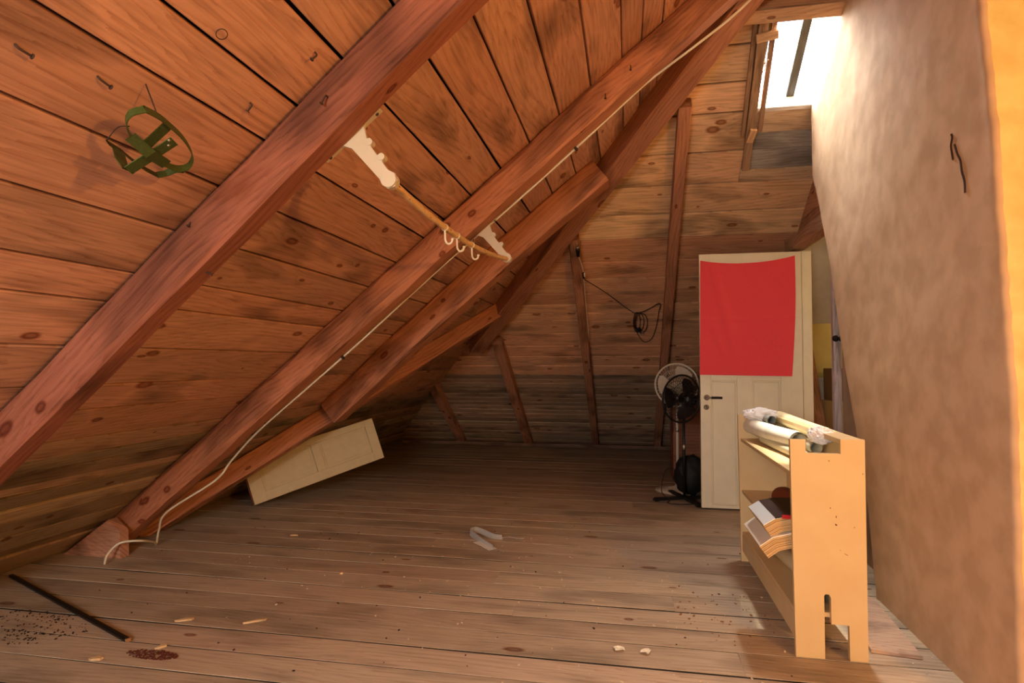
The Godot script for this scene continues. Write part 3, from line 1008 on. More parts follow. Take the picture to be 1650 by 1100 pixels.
# ------------------------------------------------------------------ the chimney
func build_chimney() -> void:
	var far := [[0.0, -3.20], [0.457, -3.294], [0.904, -3.482], [1.272, -3.635], [1.713, -3.79], [2.087, -3.968], [2.295, -4.084], [2.837, -4.092], [3.34, -4.06]]
	var near := [[0.0, -2.107], [0.341, -2.109], [1.014, -2.112], [1.478, -2.143], [1.881, -2.164], [2.315, -2.212], [3.34, -2.30]]
	var at := func(tab: Array, y: float) -> float:
		for i in tab.size() - 1:
			if y <= tab[i + 1][0]:
				return lerpf(tab[i][1], tab[i + 1][1], (y - tab[i][0]) / (tab[i + 1][0] - tab[i][0]))
		return tab[tab.size() - 1][1]
	var n2 := FastNoiseLite.new()
	n2.seed = 4
	n2.frequency = 1.0
	n2.fractal_octaves = 4
	var g := []
	var gf := []
	for i in 150:
		var y := 3.325 * i / 149.0
		var zf: float = at.call(far, y)
		var zn: float = at.call(near, y)
		zf += 0.008 * n2.get_noise_2d(y * 7.0, 11.0)
		zn += 0.010 * n2.get_noise_2d(y * 11.0, 51.0)
		var row := []
		row.append(Vector3(1.9, y, zf))
		for k in 5:
			row.append(Vector3(lerpf(1.85, 1.17, k / 4.0), y, zf + 0.004 * n2.get_noise_2d(y * 6, k)))
		var r := 0.018
		for k in 5:
			var a := PI * 0.5 * k / 4.0
			row.append(Vector3(1.15 + r - r * sin(a), y, zf + r - r * cos(a)))
		for k in range(1, 70):
			var zz := lerpf(zf + r, zn - r, k / 70.0)
			var d := 0.009 * n2.get_noise_3d(y * 0.9, zz * 0.9, 2.0) + 0.0012 * n2.get_noise_3d(y * 5.0 + zz * 3.0, zz * 12.0, 7.0) + 0.0005 * n2.get_noise_3d(y * 18.0, zz * 40.0, 9.0)
			row.append(Vector3(1.15 + d, y, zz))
		for k in 5:
			var a := PI * 0.5 * k / 4.0
			var ch := 0.010 * maxf(0.0, n2.get_noise_2d(y * 18.0, 90.0))
			row.append(Vector3(1.15 + r - r * cos(a) + ch * 0.7, y, zn - r + r * sin(a) - ch))
		var face := [row[row.size() - 1]]
		for k in 14:
			var xx := lerpf(1.18, 1.9, (k + 1) / 14.0)
			face.append(Vector3(xx, y, zn + 0.006 * n2.get_noise_2d(xx * 8.0, y * 8.0)))
		face.append(Vector3(1.9, y, (zf + zn) * 0.5))
		face.append(Vector3(1.9, y, zf))
		g.append(row)
		gf.append(face)
	var b := MB.new(true)
	b.sheet(g, true)
	var ch := thing("chimney", "massive leaning chimney breast coated in rough tan plaster", "chimney", Vector3.ZERO, "", "structure")
	part("plaster_shaft", b, mats.plaster, ch)
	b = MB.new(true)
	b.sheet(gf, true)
	part("yellow_face", b, mats.yellow_plaster, ch, "near face in yellower plaster")
	# cracks in the plaster: shallow dark threads of missing skin
	for q in [[[1.944, -2.42], [1.93, -2.414], [1.905, -2.424], [1.875, -2.42], [1.85, -2.415]], [[1.90, -2.40], [1.86, -2.384], [1.83, -2.366], [1.79, -2.36], [1.75, -2.345], [1.71, -2.342]]]:
		var pts := PackedVector3Array()
		for p in q:
			pts.append(Vector3(1.15 + 0.009 * n2.get_noise_3d(p[0] * 0.9, p[1] * 0.9, 2.0) - 0.0005, p[0], p[1]))
		var cb := MB.new()
		cb.tube(curve(pts, 4), 0.0048, 5)
		part("plaster_crack", cb, mats.iron, ch)


# ------------------------------------------------------------------ the low bookcase
func build_bookcase() -> void:
	var o := thing("bookcase", "low cream bookcase with notched side panels standing beside the chimney", "bookcase")
	# near panel with a notch at the top and a sawn-out slot at the foot
	var near := PackedVector2Array([Vector2(0.622, 0), Vector2(0.725, 0), Vector2(0.725, 0.236), Vector2(0.729, 0.242), Vector2(0.742, 0.242), Vector2(0.749, 0.228), Vector2(0.749, 0.131), Vector2(0.811, 0.131), Vector2(0.812, 0), Vector2(0.875, 0), Vector2(0.877, 0.828), Vector2(0.792, 0.828), Vector2(0.792, 0.772), Vector2(0.668, 0.772), Vector2(0.668, 0.824), Vector2(0.612, 0.824)])
	for z in [-2.51, -3.64]:
		var pts := PackedVector3Array()
		for p in near:
			pts.append(Vector3(p.x, p.y, z))
		var b := MB.new()
		b.prism(pts, Vector3(0, 0, 1), 0.02)
		part("side_panel", b, mats.shelf, o)
	for q in [[0.683, 0.625, 0.866, 0.018], [0.392, 0.628, 0.866, 0.018], [0.158, 0.628, 0.866, 0.018]]:
		var b := MB.new()
		b.box(Transform3D(Basis(), Vector3((q[1] + q[2]) * 0.5, q[0], -3.085)), Vector3(q[2] - q[1], q[3], 1.11), 0.0015)
		part("shelf", b, mats.shelf, o)
	var b2 := MB.new()
	b2.box(Transform3D(Basis(), Vector3(0.634, 0.105, -3.085)), Vector3(0.016, 0.09, 1.11), 0.0015)
	part("plinth_rail", b2, mats.shelf, o)
	b2 = MB.new()
	b2.box(Transform3D(Basis(), Vector3(0.871, 0.48, -3.085)), Vector3(0.008, 0.66, 1.11), 0.0)
	part("back_panel", b2, mats.shelf, o)
	b2 = MB.new()
	b2.box(Transform3D(Basis(), Vector3(0.835, 0.817, -3.085)), Vector3(0.082, 0.02, 1.108), 0.0015)
	part("back_ledge", b2, mats.shelf, o)
	# chips and scratches in the paint of the near panel
	var chip := plain(Color(0.30, 0.13, 0.06), 0.9)
	for q in [[0.732, 0.756, 0.034, 0.005], [0.75, 0.745, 0.004, 0.01], [0.752, 0.567, 0.006, 0.007], [0.772, 0.535, 0.005, 0.012], [0.771, 0.505, 0.012, 0.009], [0.835, 0.498, 0.005, 0.006], [0.868, 0.70, 0.004, 0.008], [0.805, 0.395, 0.02, 0.003], [0.785, 0.41, 0.008, 0.002]]:
		var b := MB.new()
		var poly := PackedVector3Array()
		for k in 9:
			var a := TAU * k / 9.0
			var r := 0.7 + 0.35 * nse.get_noise_2d(q[0] * 90.0 + k * 1.3, q[1] * 50.0)
			poly.append(Vector3(q[0] + cos(a) * q[2] * 0.5 * r, q[1] + sin(a) * q[3] * 0.5 * r + cos(a) * q[2] * -0.2, -2.5097))
		b.prism(poly, Vector3(0, 0, 1), 0.001)
		part("paint_chip", b, chip, o)


func roll(label: String, a: Vector3, z: Vector3, r: float, m: Material) -> void:
	var o := MB.new(true)
	var ax := (z - a).normalized()
	var u := ax.cross(Vector3.UP).normalized()
	var w := u.cross(ax)
	var turns := 2.3
	var n := 70
	var g := []
	for i in 9:
		var row := []
		var t := i / 8.0
		var p := a.lerp(z, t)
		for k in n + 1:
			var f := float(k) / n
			var ang := f * turns * TAU
			var rr := r * lerpf(0.72, 1.0, f) * (1.0 + 0.03 * sin(t * 5.0 + ang))
			row.append(p + (u * cos(ang) + w * sin(ang)) * rr)
		g.append(row)
	o.sheet(g)
	var g2 := []
	for row in g:
		var r2 := []
		for k in row.size():
			var t := float(g.find(row)) / 8.0
			var c: Vector3 = a.lerp(z, t)
			r2.append(c + (row[k] - c) * 0.985)
		g2.append(r2)
	o.sheet(g2, true)
	tag(part("paper_roll", o, m), label, "paper roll", "")


func crumple(called: String, label: String, c: Vector3, size: Vector3, sd: int, turn := 0.0) -> void:
	var n2 := FastNoiseLite.new()
	n2.seed = sd
	n2.frequency = 1.0
	n2.noise_type = FastNoiseLite.TYPE_CELLULAR
	n2.cellular_return_type = FastNoiseLite.RETURN_DISTANCE2_SUB
	var g := []
	for i in 29:
		var row := []
		for k in 45:
			var th := PI * i / 28.0
			var ph := TAU * k / 44.0
			var d := Vector3(sin(th) * cos(ph), cos(th), -sin(th) * sin(ph))
			var r := 0.86 + 0.30 * n2.get_noise_3dv(d * 1.1) + 0.14 * n2.get_noise_3dv(d * 2.3)
			var p := d * r
			p.y = maxf(p.y, -0.72)
			row.append(c + (p * size).rotated(Vector3.UP, turn))
		g.append(row)
	var b := MB.new(false)
	b.sheet(g, true)
	tag(part(called, b, mats.film), label, "plastic bag")


func build_papers() -> void:
	roll("thick open-ended roll of white paper lying foremost on the bookcase top", Vector3(0.675, 0.762, -3.62), Vector3(0.755, 0.765, -2.95), 0.042, mats.paper)
	roll("long cream paper roll lying highest along the back of the bookcase top", Vector3(0.83, 0.815, -3.62), Vector3(0.852, 0.80, -2.86), 0.034, plain_paper(Color(0.92, 0.86, 0.68)))
	roll("slim paper roll squeezed between the open-ended roll and the back ledge", Vector3(0.77, 0.735, -3.5), Vector3(0.815, 0.745, -2.90), 0.030, mats.paper)
	roll("thin paper roll on the tray floor showing its end through the panel notch", Vector3(0.70, 0.719, -3.4), Vector3(0.742, 0.719, -2.70), 0.025, plain_paper(Color(0.80, 0.78, 0.66)))
	roll("small grey paper tube poking out of the white plastic bag", Vector3(0.74, 0.812, -3.63), Vector3(0.745, 0.815, -3.42), 0.024, plain_paper(Color(0.62, 0.62, 0.6)))
	roll("cream paper roll lying in the bottom compartment of the bookcase", Vector3(0.70, 0.206, -3.45), Vector3(0.78, 0.206, -2.60), 0.038, plain_paper(Color(0.86, 0.80, 0.62)))
	crumple("plastic_bag", "crumpled white plastic bag at the far end of the bookcase top", Vector3(0.72, 0.83, -3.58), Vector3(0.175, 0.072, 0.13), 3)
	crumple("plastic_bag", "crumpled clear plastic bag bulging over the notch at the near end of the bookcase", Vector3(0.80, 0.812, -2.78), Vector3(0.10, 0.07, 0.13), 8)
	# a rolled brown cloth on the middle shelf
	var b := MB.new(true)
	b.lathe(frame(Vector3(0.74, 0.457, -3.25), Vector3(1, 0, -0.1), Vector3(0.1, 0.0, 1)), PackedVector2Array([Vector2(0, 0), Vector2(0.028, 0.004), Vector2(0.046, 0.02), Vector2(0.055, 0.06), Vector2(0.055, 0.46), Vector2(0.04, 0.49), Vector2(0, 0.5)]), 22)
	tag(part("bolster", b, mottled(Color(0.45, 0.20, 0.10), Color(0.55, 0.27, 0.14), 0.03, 5.0, 0.7)), "brown rounded roll lying deep on the middle shelf of the bookcase", "bolster")
	# two floppy telephone-book-like volumes hanging over the shelf edge
	book("upper thick paperback on the shelf, with a white and black cover and a red edge", [Vector2(0.84, 0.468), Vector2(0.70, 0.468), Vector2(0.63, 0.466), Vector2(0.585, 0.455), Vector2(0.55, 0.432)], 0.058, -2.56, -2.86, Color(0.88, 0.92, 0.93), true)
	book("lower thick paperback under the black and white one, drooping over the shelf edge", [Vector2(0.84, 0.403), Vector2(0.70, 0.403), Vector2(0.63, 0.401), Vector2(0.575, 0.386), Vector2(0.535, 0.355)], 0.058, -2.545, -2.87, Color(0.93, 0.92, 0.86), false)


func plain_paper(c: Color) -> StandardMaterial3D:
	return plain(c, 0.8)


func book(label: String, low: Array, th: float, z0: float, z1: float, cover: Color, marked: bool) -> void:
	var o := thing("paperback_book", label, "book")
	var pts := PackedVector2Array()
	var tops := PackedVector2Array()
	for i in low.size():
		var p: Vector2 = low[i]
		var d: Vector2 = (low[mini(i + 1, low.size() - 1)] - low[maxi(i - 1, 0)]).normalized()
		var nrm := Vector2(d.y, -d.x)
		if nrm.y < 0:
			nrm = -nrm
		pts.append(p)
		tops.append(p + nrm * (th - 0.004))
	# page block, its fore edge lined by single leaves
	var b := MB.new()
	var leaves := 10
	for l in leaves:
		var f0 := float(l) / leaves
		var f1 := (l + 0.82) / leaves
		var jit := rng.randf_range(-0.004, 0.004)
		for i in pts.size() - 1:
			var q := []
			for e in [[i, f0], [i + 1, f0], [i + 1, f1], [i, f1]]:
				q.append(pts[e[0]].lerp(tops[e[0]], e[1]))
			var a0 := Vector3(q[0].x, q[0].y, z0 + jit)
			var a1 := Vector3(q[1].x, q[1].y, z0 + jit)
			var a2 := Vector3(q[2].x, q[2].y, z0 + jit)
			var a3 := Vector3(q[3].x, q[3].y, z0 + jit)
			var back := Vector3(0, 0, z1 - z0)
			b.facing(PackedVector3Array([a0, a1, a2, a3]), Vector3(0, 0, 1), PackedVector2Array([Vector2.ZERO, Vector2.ZERO, Vector2.ZERO, Vector2.ZERO]))
			b.facing(PackedVector3Array([a0 + back, a1 + back, a2 + back, a3 + back]), Vector3(0, 0, -1), PackedVector2Array([Vector2.ZERO, Vector2.ZERO, Vector2.ZERO, Vector2.ZERO]))
			b.facing(PackedVector3Array([a3, a2, a2 + back, a3 + back]), Vector3(0, 1, 0), PackedVector2Array([Vector2.ZERO, Vector2.ZERO, Vector2.ZERO, Vector2.ZERO]))
			b.facing(PackedVector3Array([a0, a1, a1 + back, a0 + back]), Vector3(0, -1, 0), PackedVector2Array([Vector2.ZERO, Vector2.ZERO, Vector2.ZERO, Vector2.ZERO]))
			if i == pts.size() - 2:
				b.facing(PackedVector3Array([a1, a2, a2 + back, a1 + back]), Vector3(-1, 0, 0), PackedVector2Array([Vector2.ZERO, Vector2.ZERO, Vector2.ZERO, Vector2.ZERO]))
	part("pages", b, mats.get("pages", plain(Color(0.80, 0.66, 0.46), 0.85)), o)
	var strip := func(f0: float, f1: float, lift: float) -> MB:
		var c := MB.new()
		for i in pts.size() - 1:
			if float(i + 1) / (pts.size() - 1) <= f0 or float(i) / (pts.size() - 1) >= f1:
				continue
			var t0 := tops[i] + Vector2(0, lift)
			var t1 := tops[i + 1] + Vector2(0, lift)
			c.facing(PackedVector3Array([Vector3(t0.x, t0.y, z0 + 0.004), Vector3(t1.x, t1.y, z0 + 0.004), Vector3(t1.x, t1.y, z1 - 0.003), Vector3(t0.x, t0.y, z1 - 0.003)]), Vector3.UP, PackedVector2Array([Vector2.ZERO, Vector2.ZERO, Vector2.ZERO, Vector2.ZERO]))
			c.facing(PackedVector3Array([Vector3(t0.x, t0.y, z0 + 0.004), Vector3(t1.x, t1.y, z0 + 0.004), Vector3(t1.x, t1.y - 0.004, z0 + 0.004), Vector3(t0.x, t0.y - 0.004, z0 + 0.004)]), Vector3(0, 0, 1), PackedVector2Array([Vector2.ZERO, Vector2.ZERO, Vector2.ZERO, Vector2.ZERO]))
		return c
	part("cover", strip.call(0.0, 1.0, 0.004), plain(cover, 0.4), o)
	if marked:
		part("cover_print", strip.call(0.0, 0.7, 0.0055), plain(Color(0.10, 0.09, 0.09), 0.4), o, "black printed field")
		var c := MB.new()
		c.box(Transform3D(Basis(), Vector3(0.685, tops[2].y - 0.004, z0 + 0.005)), Vector3(0.19, 0.016, 0.003), 0.001)
		part("cover_edge", c, plain(Color(0.72, 0.06, 0.10), 0.5), o, "red edge")


# ------------------------------------------------------------------ fans behind the door
func fan(label: String, foot: Vector3, hub: Vector3, face: Vector3, r: float, m: Material, mb: Material, cross: bool) -> void:
	var o := thing("pedestal_fan", label, "fan")
	var b := MB.new(true)
	b.tube(PackedVector3Array([foot + Vector3(0, 0.03, 0), Vector3(foot.x, hub.y - 0.09, foot.z)]), 0.011, 12)
	part("pole", b, m, o)
	b = MB.new(true)
	b.lathe(Transform3D(Basis(), Vector3(foot.x, hub.y - 0.42, foot.z)), PackedVector2Array([Vector2(0.011, 0), Vector2(0.017, 0.004), Vector2(0.017, 0.035), Vector2(0.011, 0.04)]), 16)
	part("collar", b, mats.steel, o)
	b = MB.new()
	if cross:
		for a in [0.35, 1.95]:
			b.box(Transform3D(Basis(Vector3.UP, a), foot + Vector3(0, 0.018, 0)), Vector3(0.52, 0.022, 0.045), 0.006)
		for k in 4:
			var ang: float = [0.35, 1.95][k % 2] + (PI if k > 1 else 0.0)
			b.box(Transform3D(Basis(Vector3.UP, ang), foot + Vector3(cos(ang), 0, -sin(ang)) * 0.245 + Vector3(0, 0.008, 0)), Vector3(0.04, 0.016, 0.05), 0.004)
	else:
		b.smooth = true
		b.lathe(Transform3D(Basis(), foot), PackedVector2Array([Vector2(0, 0), Vector2(0.19, 0), Vector2(0.19, 0.012), Vector2(0.12, 0.026), Vector2(0.03, 0.04), Vector2(0.02, 0.06), Vector2(0, 0.06)]), 28)
	part("base", b, m, o)
	var n := face.normalized()
	var xf := frame(hub, n.cross(Vector3.UP), Vector3.UP)
	xf = Transform3D(Basis(xf.basis.x, n, xf.basis.x.cross(n)), hub)
	b = MB.new(true)
	b.lathe(xf, PackedVector2Array([Vector2(0, -0.16), Vector2(0.04, -0.155), Vector2(0.055, -0.13), Vector2(0.058, -0.05), Vector2(0.05, -0.03), Vector2(0, -0.03)]), 20)
	b.tube(PackedVector3Array([hub - n * 0.1, hub - n * 0.1 + Vector3(0, -0.06, 0), Vector3(foot.x, hub.y - 0.1, foot.z)]), 0.016, 10)
	part("motor", b, m, o)
	# guards: two dished cages of wire
	for s in [1, -1]:
		b = MB.new(true)
		var wires := 40
		for k in wires:
			var a := TAU * k / wires
			var d := xf.basis.x * cos(a) + xf.basis.z * sin(a)
			var pts := PackedVector3Array()
			for i in 6:
				var f := i / 5.0
				pts.append(hub + d * r * lerpf(0.18, 1.0, f) + n * (0.055 * s * sqrt(maxf(0.0, 1.0 - f * f)) + 0.008 * s))
			b.tube(pts, 0.0013, 4, false)
		for rr in [0.18, 0.45, 0.72]:
			var ringp := PackedVector3Array()
			for k in 33:
				var a := TAU * k / 32.0
				ringp.append(hub + (xf.basis.x * cos(a) + xf.basis.z * sin(a)) * r * rr + n * (0.055 * s * sqrt(1.0 - rr * rr) + 0.008 * s))
			b.tube(ringp, 0.0018, 5, false)
		part("guard", b, m, o)
	b = MB.new(true)
	var rim := PackedVector3Array()
	for k in 49:
		var a := TAU * k / 48.0
		rim.append(hub + (xf.basis.x * cos(a) + xf.basis.z * sin(a)) * r)
	b.tube(rim, 0.008, 8, false)
	part("rim", b, m, o)
	b = MB.new(true)
	b.lathe(xf, PackedVector2Array([Vector2(0, 0.055), Vector2(0.034, 0.058), Vector2(0.036, 0.066), Vector2(0.0, 0.068)]), 18)
	part("badge", b, m, o)
	# blades
	for k in 3:
		b = MB.new(true)
		var g := []
		for i in 9:
			var row := []
			var f := i / 8.0
			var rad := lerpf(0.03, r * 0.88, f)
			var half := lerpf(0.30, 0.62, sin(f * 2.4))
			for j in 9:
				var a := TAU * k / 3.0 + lerpf(-half, half, j / 8.0)
				row.append(hub + (xf.basis.x * cos(a) + xf.basis.z * sin(a)) * rad + n * lerpf(-0.018, 0.018, j / 8.0))
			g.append(row)
		b.sheet(g)
		var g2 := []
		for row in g:
			var r2 := []
			for p in row:
				r2.append(p - n * 0.002)
			g2.append(r2)
		b.sheet(g2, true)
		part("blade", b, mb, o)


func build_fans() -> void:
	fan("black pedestal fan with a tilted wire guard standing beside the open cream door", Vector3(0.445, 0, -5.16), Vector3(0.415, 0.83, -5.06), Vector3(-0.75, 0.12, 0.75), 0.19, mats.black, mats.black, true)
	fan("pale pedestal fan half hidden behind the black fan", Vector3(0.42, 0, -5.52), Vector3(0.405, 0.93, -5.36), Vector3(-0.25, 0.05, 1.0), 0.18, mats.enamel, mats.enamel, false)
	# dark cupboard end in the corner behind the fans
	var cb := thing("cupboard", "dark red-brown cupboard in the corner behind the two fans", "cupboard")
	var b := MB.new(false, tint(0.30, 0.13, 0.08))
	b.box(Transform3D(Basis(), Vector3(0.80, 0.36, -6.1)), Vector3(0.78, 0.72, 0.42), 0.006)
	part("carcass", b, mats.beam, cb)
	b = MB.new(false, tint(0.34, 0.15, 0.09))
	b.box(Transform3D(Basis(), Vector3(0.80, 0.37, -5.885)), Vector3(0.70, 0.62, 0.018), 0.004)
	part("cupboard_door", b, mats.beam, cb)
	var n2 := FastNoiseLite.new()
	n2.frequency = 1.0
	var g := []
	for i in 19:
		var row := []
		for k in 25:
			var th := PI * i / 18.0
			var ph := TAU * k / 24.0
			var d := Vector3(sin(th) * cos(ph), cos(th), -sin(th) * sin(ph))
			var r := 1.0 + 0.22 * n2.get_noise_3dv(d * 2.0)
			row.append(Vector3(0.51, 0.17, -5.36) + d * r * Vector3(0.13, 0.17, 0.11))
		g.append(row)
	b = MB.new(true)
	b.sheet(g, true)
	tag(part("bin_bag", b, mats.rubber), "black stuffed bag on the floor behind the fan pole", "bag")
	b = MB.new(true)
	b.tube(curve(PackedVector3Array([Vector3(0.445, 0.10, -5.18), Vector3(0.40, 0.22, -5.20), Vector3(0.30, 0.24, -5.15), Vector3(0.26, 0.08, -5.1), Vector3(0.32, 0.012, -5.08), Vector3(0.30, 0.008, -4.99), Vector3(0.38, 0.008, -4.96), Vector3(0.52, 0.008, -4.99)]), 8), 0.0035, 6)
	tag(part("fan_flex", b, mats.rubber), "black cord looping over the floor at the fan's foot", "cord")


# ------------------------------------------------------------------ clothes rail
func build_rail() -> void:
	var o := thing("clothes_rail", "bowed wooden clothes rail with pale brackets hung under two rafters", "clothes rail")
	var tips := []
	for q in [[3.042, -1.715, 0.345, 0.235], [3.10, -3.24, 0.365, 0.19]]:
		var along := e_l
		var base := lf(q[0], q[1], 0.148)
		var b := MB.new()
		b.box(frame(base + n_l * 0.003, along, Vector3(0, 0, 1)), Vector3(q[3], 0.026, 0.005), 0.002)
		var br := part("bracket", b, mats.enamel, o)
		# arm: a flat plate with hook notches, standing off the slope
		var ln: float = q[2] - 0.15
		var prof := PackedVector2Array([Vector2(-0.055, 0.0), Vector2(-0.042, 0.006), Vector2(-0.028, 0.03), Vector2(-0.021, ln - 0.03), Vector2(-0.026, ln - 0.012), Vector2(-0.02, ln + 0.01), Vector2(0.0, ln + 0.02), Vector2(0.02, ln + 0.01), Vector2(0.026, ln - 0.012), Vector2(0.016, ln - 0.035), Vector2(0.018, ln * 0.66), Vector2(0.030, ln * 0.64), Vector2(0.032, ln * 0.55), Vector2(0.019, ln * 0.52), Vector2(0.021, ln * 0.34), Vector2(0.034, ln * 0.32), Vector2(0.036, ln * 0.23), Vector2(0.027, ln * 0.2), Vector2(0.042, 0.006), Vector2(0.055, 0.0)])
		var pts := PackedVector3Array()
		for p in prof:
			pts.append(base + along * p.x + n_l * (p.y + 0.005) + Vector3(0, 0, 0.006))
		b = MB.new()
		b.prism(pts, Vector3(0, 0, 1), 0.012)
		part("bracket_arm", b, mats.enamel, o)
		# the notches' lips
		for f in [0.275, 0.595]:
			b = MB.new(false)
			b.tube(PackedVector3Array([base + along * 0.026 + n_l * (ln * f + 0.005) + Vector3(0, 0, 0.010), base + along * 0.026 + n_l * (ln * f + 0.005) + Vector3(0, 0, -0.016)]), 0.011, 14)
			part("rod_seat", b, mats.enamel, br)
		for e in [-1, 1]:
			b = MB.new(true)
			var ctr: Vector3 = base + along * (q[3] * 0.42 * e) + n_l * 0.006
			b.lathe(frame(ctr, Vector3(0, 0, 1), n_l), PackedVector2Array([Vector2(0, 0), Vector2(0.006, 0), Vector2(0.004, 0.003), Vector2(0, 0.0035)]), 12)
			part("screw_head", b, mats.iron, br)
		var tip: Vector3 = base + n_l * (ln - 0.002)
		b = MB.new(false)
		b.tube(PackedVector3Array([tip + Vector3(0, 0, 0.014), tip + Vector3(0, 0, -0.02)]), 0.024, 18)
		part("rod_socket", b, mats.enamel, o)
		tips.append(tip)
	var a: Vector3 = tips[0]
	var z: Vector3 = tips[1] + Vector3(0, 0, -0.03)
	var path := PackedVector3Array()
	for i in 25:
		var t := i / 24.0
		path.append(a.lerp(z, t) + (n_l * 0.4 + Vector3(-0.3, -0.8, 0)).normalized() * 0.045 * 4.0 * t * (1.0 - t))
	var rod := MB.new(true, tint(0.84, 0.58, 0.30))
	rod.tube(path, 0.0118, 14)
	part("rod", rod, mats.board, o)
	var cap := MB.new(true)
	cap.tube(PackedVector3Array([path[24] + Vector3(0, 0, 0.012), path[24] + Vector3(0, 0, -0.014)]), 0.0165, 14)
	part("end_cap", cap, mats.enamel, o)
	# hooks that slide on the rod
	var say := ["pale wire hook on the clothes rail, nearest the big notched bracket", "pale wire hook on the clothes rail, middle one of three", "pale wire hook on the clothes rail, nearest the capped end of the rod"]
	for k in 3:
		var f: float = [0.325, 0.42, 0.555][k]
		var p := path[int(f * 24)].lerp(path[int(f * 24) + 1], f * 24 - int(f * 24))
		var ax := (path[int(f * 24) + 1] - path[int(f * 24)]).normalized()
		var h := thing("rail_hook", say[k], "hook", p, "hooks on the clothes rail")
		var b := MB.new(true)
		b.tube(PackedVector3Array([ax * -0.006, ax * 0.006]), 0.0145, 14)
		part("ring", b, mats.cable, h)
		b = MB.new(true)
		b.tube(curve(PackedVector3Array([Vector3(0, -0.012, 0), Vector3(0.001, -0.034, 0), Vector3(0.003, -0.052, 0), Vector3(0.013, -0.064, 0.0), Vector3(0.026, -0.060, 0), Vector3(0.030, -0.047, 0)]), 6), 0.0042, 8)
		part("wire", b, mats.cable, h)
		b = MB.new(true)
		b.lathe(Transform3D(Basis(), Vector3(0.030, -0.047, 0)), PackedVector2Array([Vector2(0, -0.006), Vector2(0.006, -0.003), Vector2(0.006, 0.003), Vector2(0, 0.006)]), 10)
		part("tip", b, mats.cable, h)


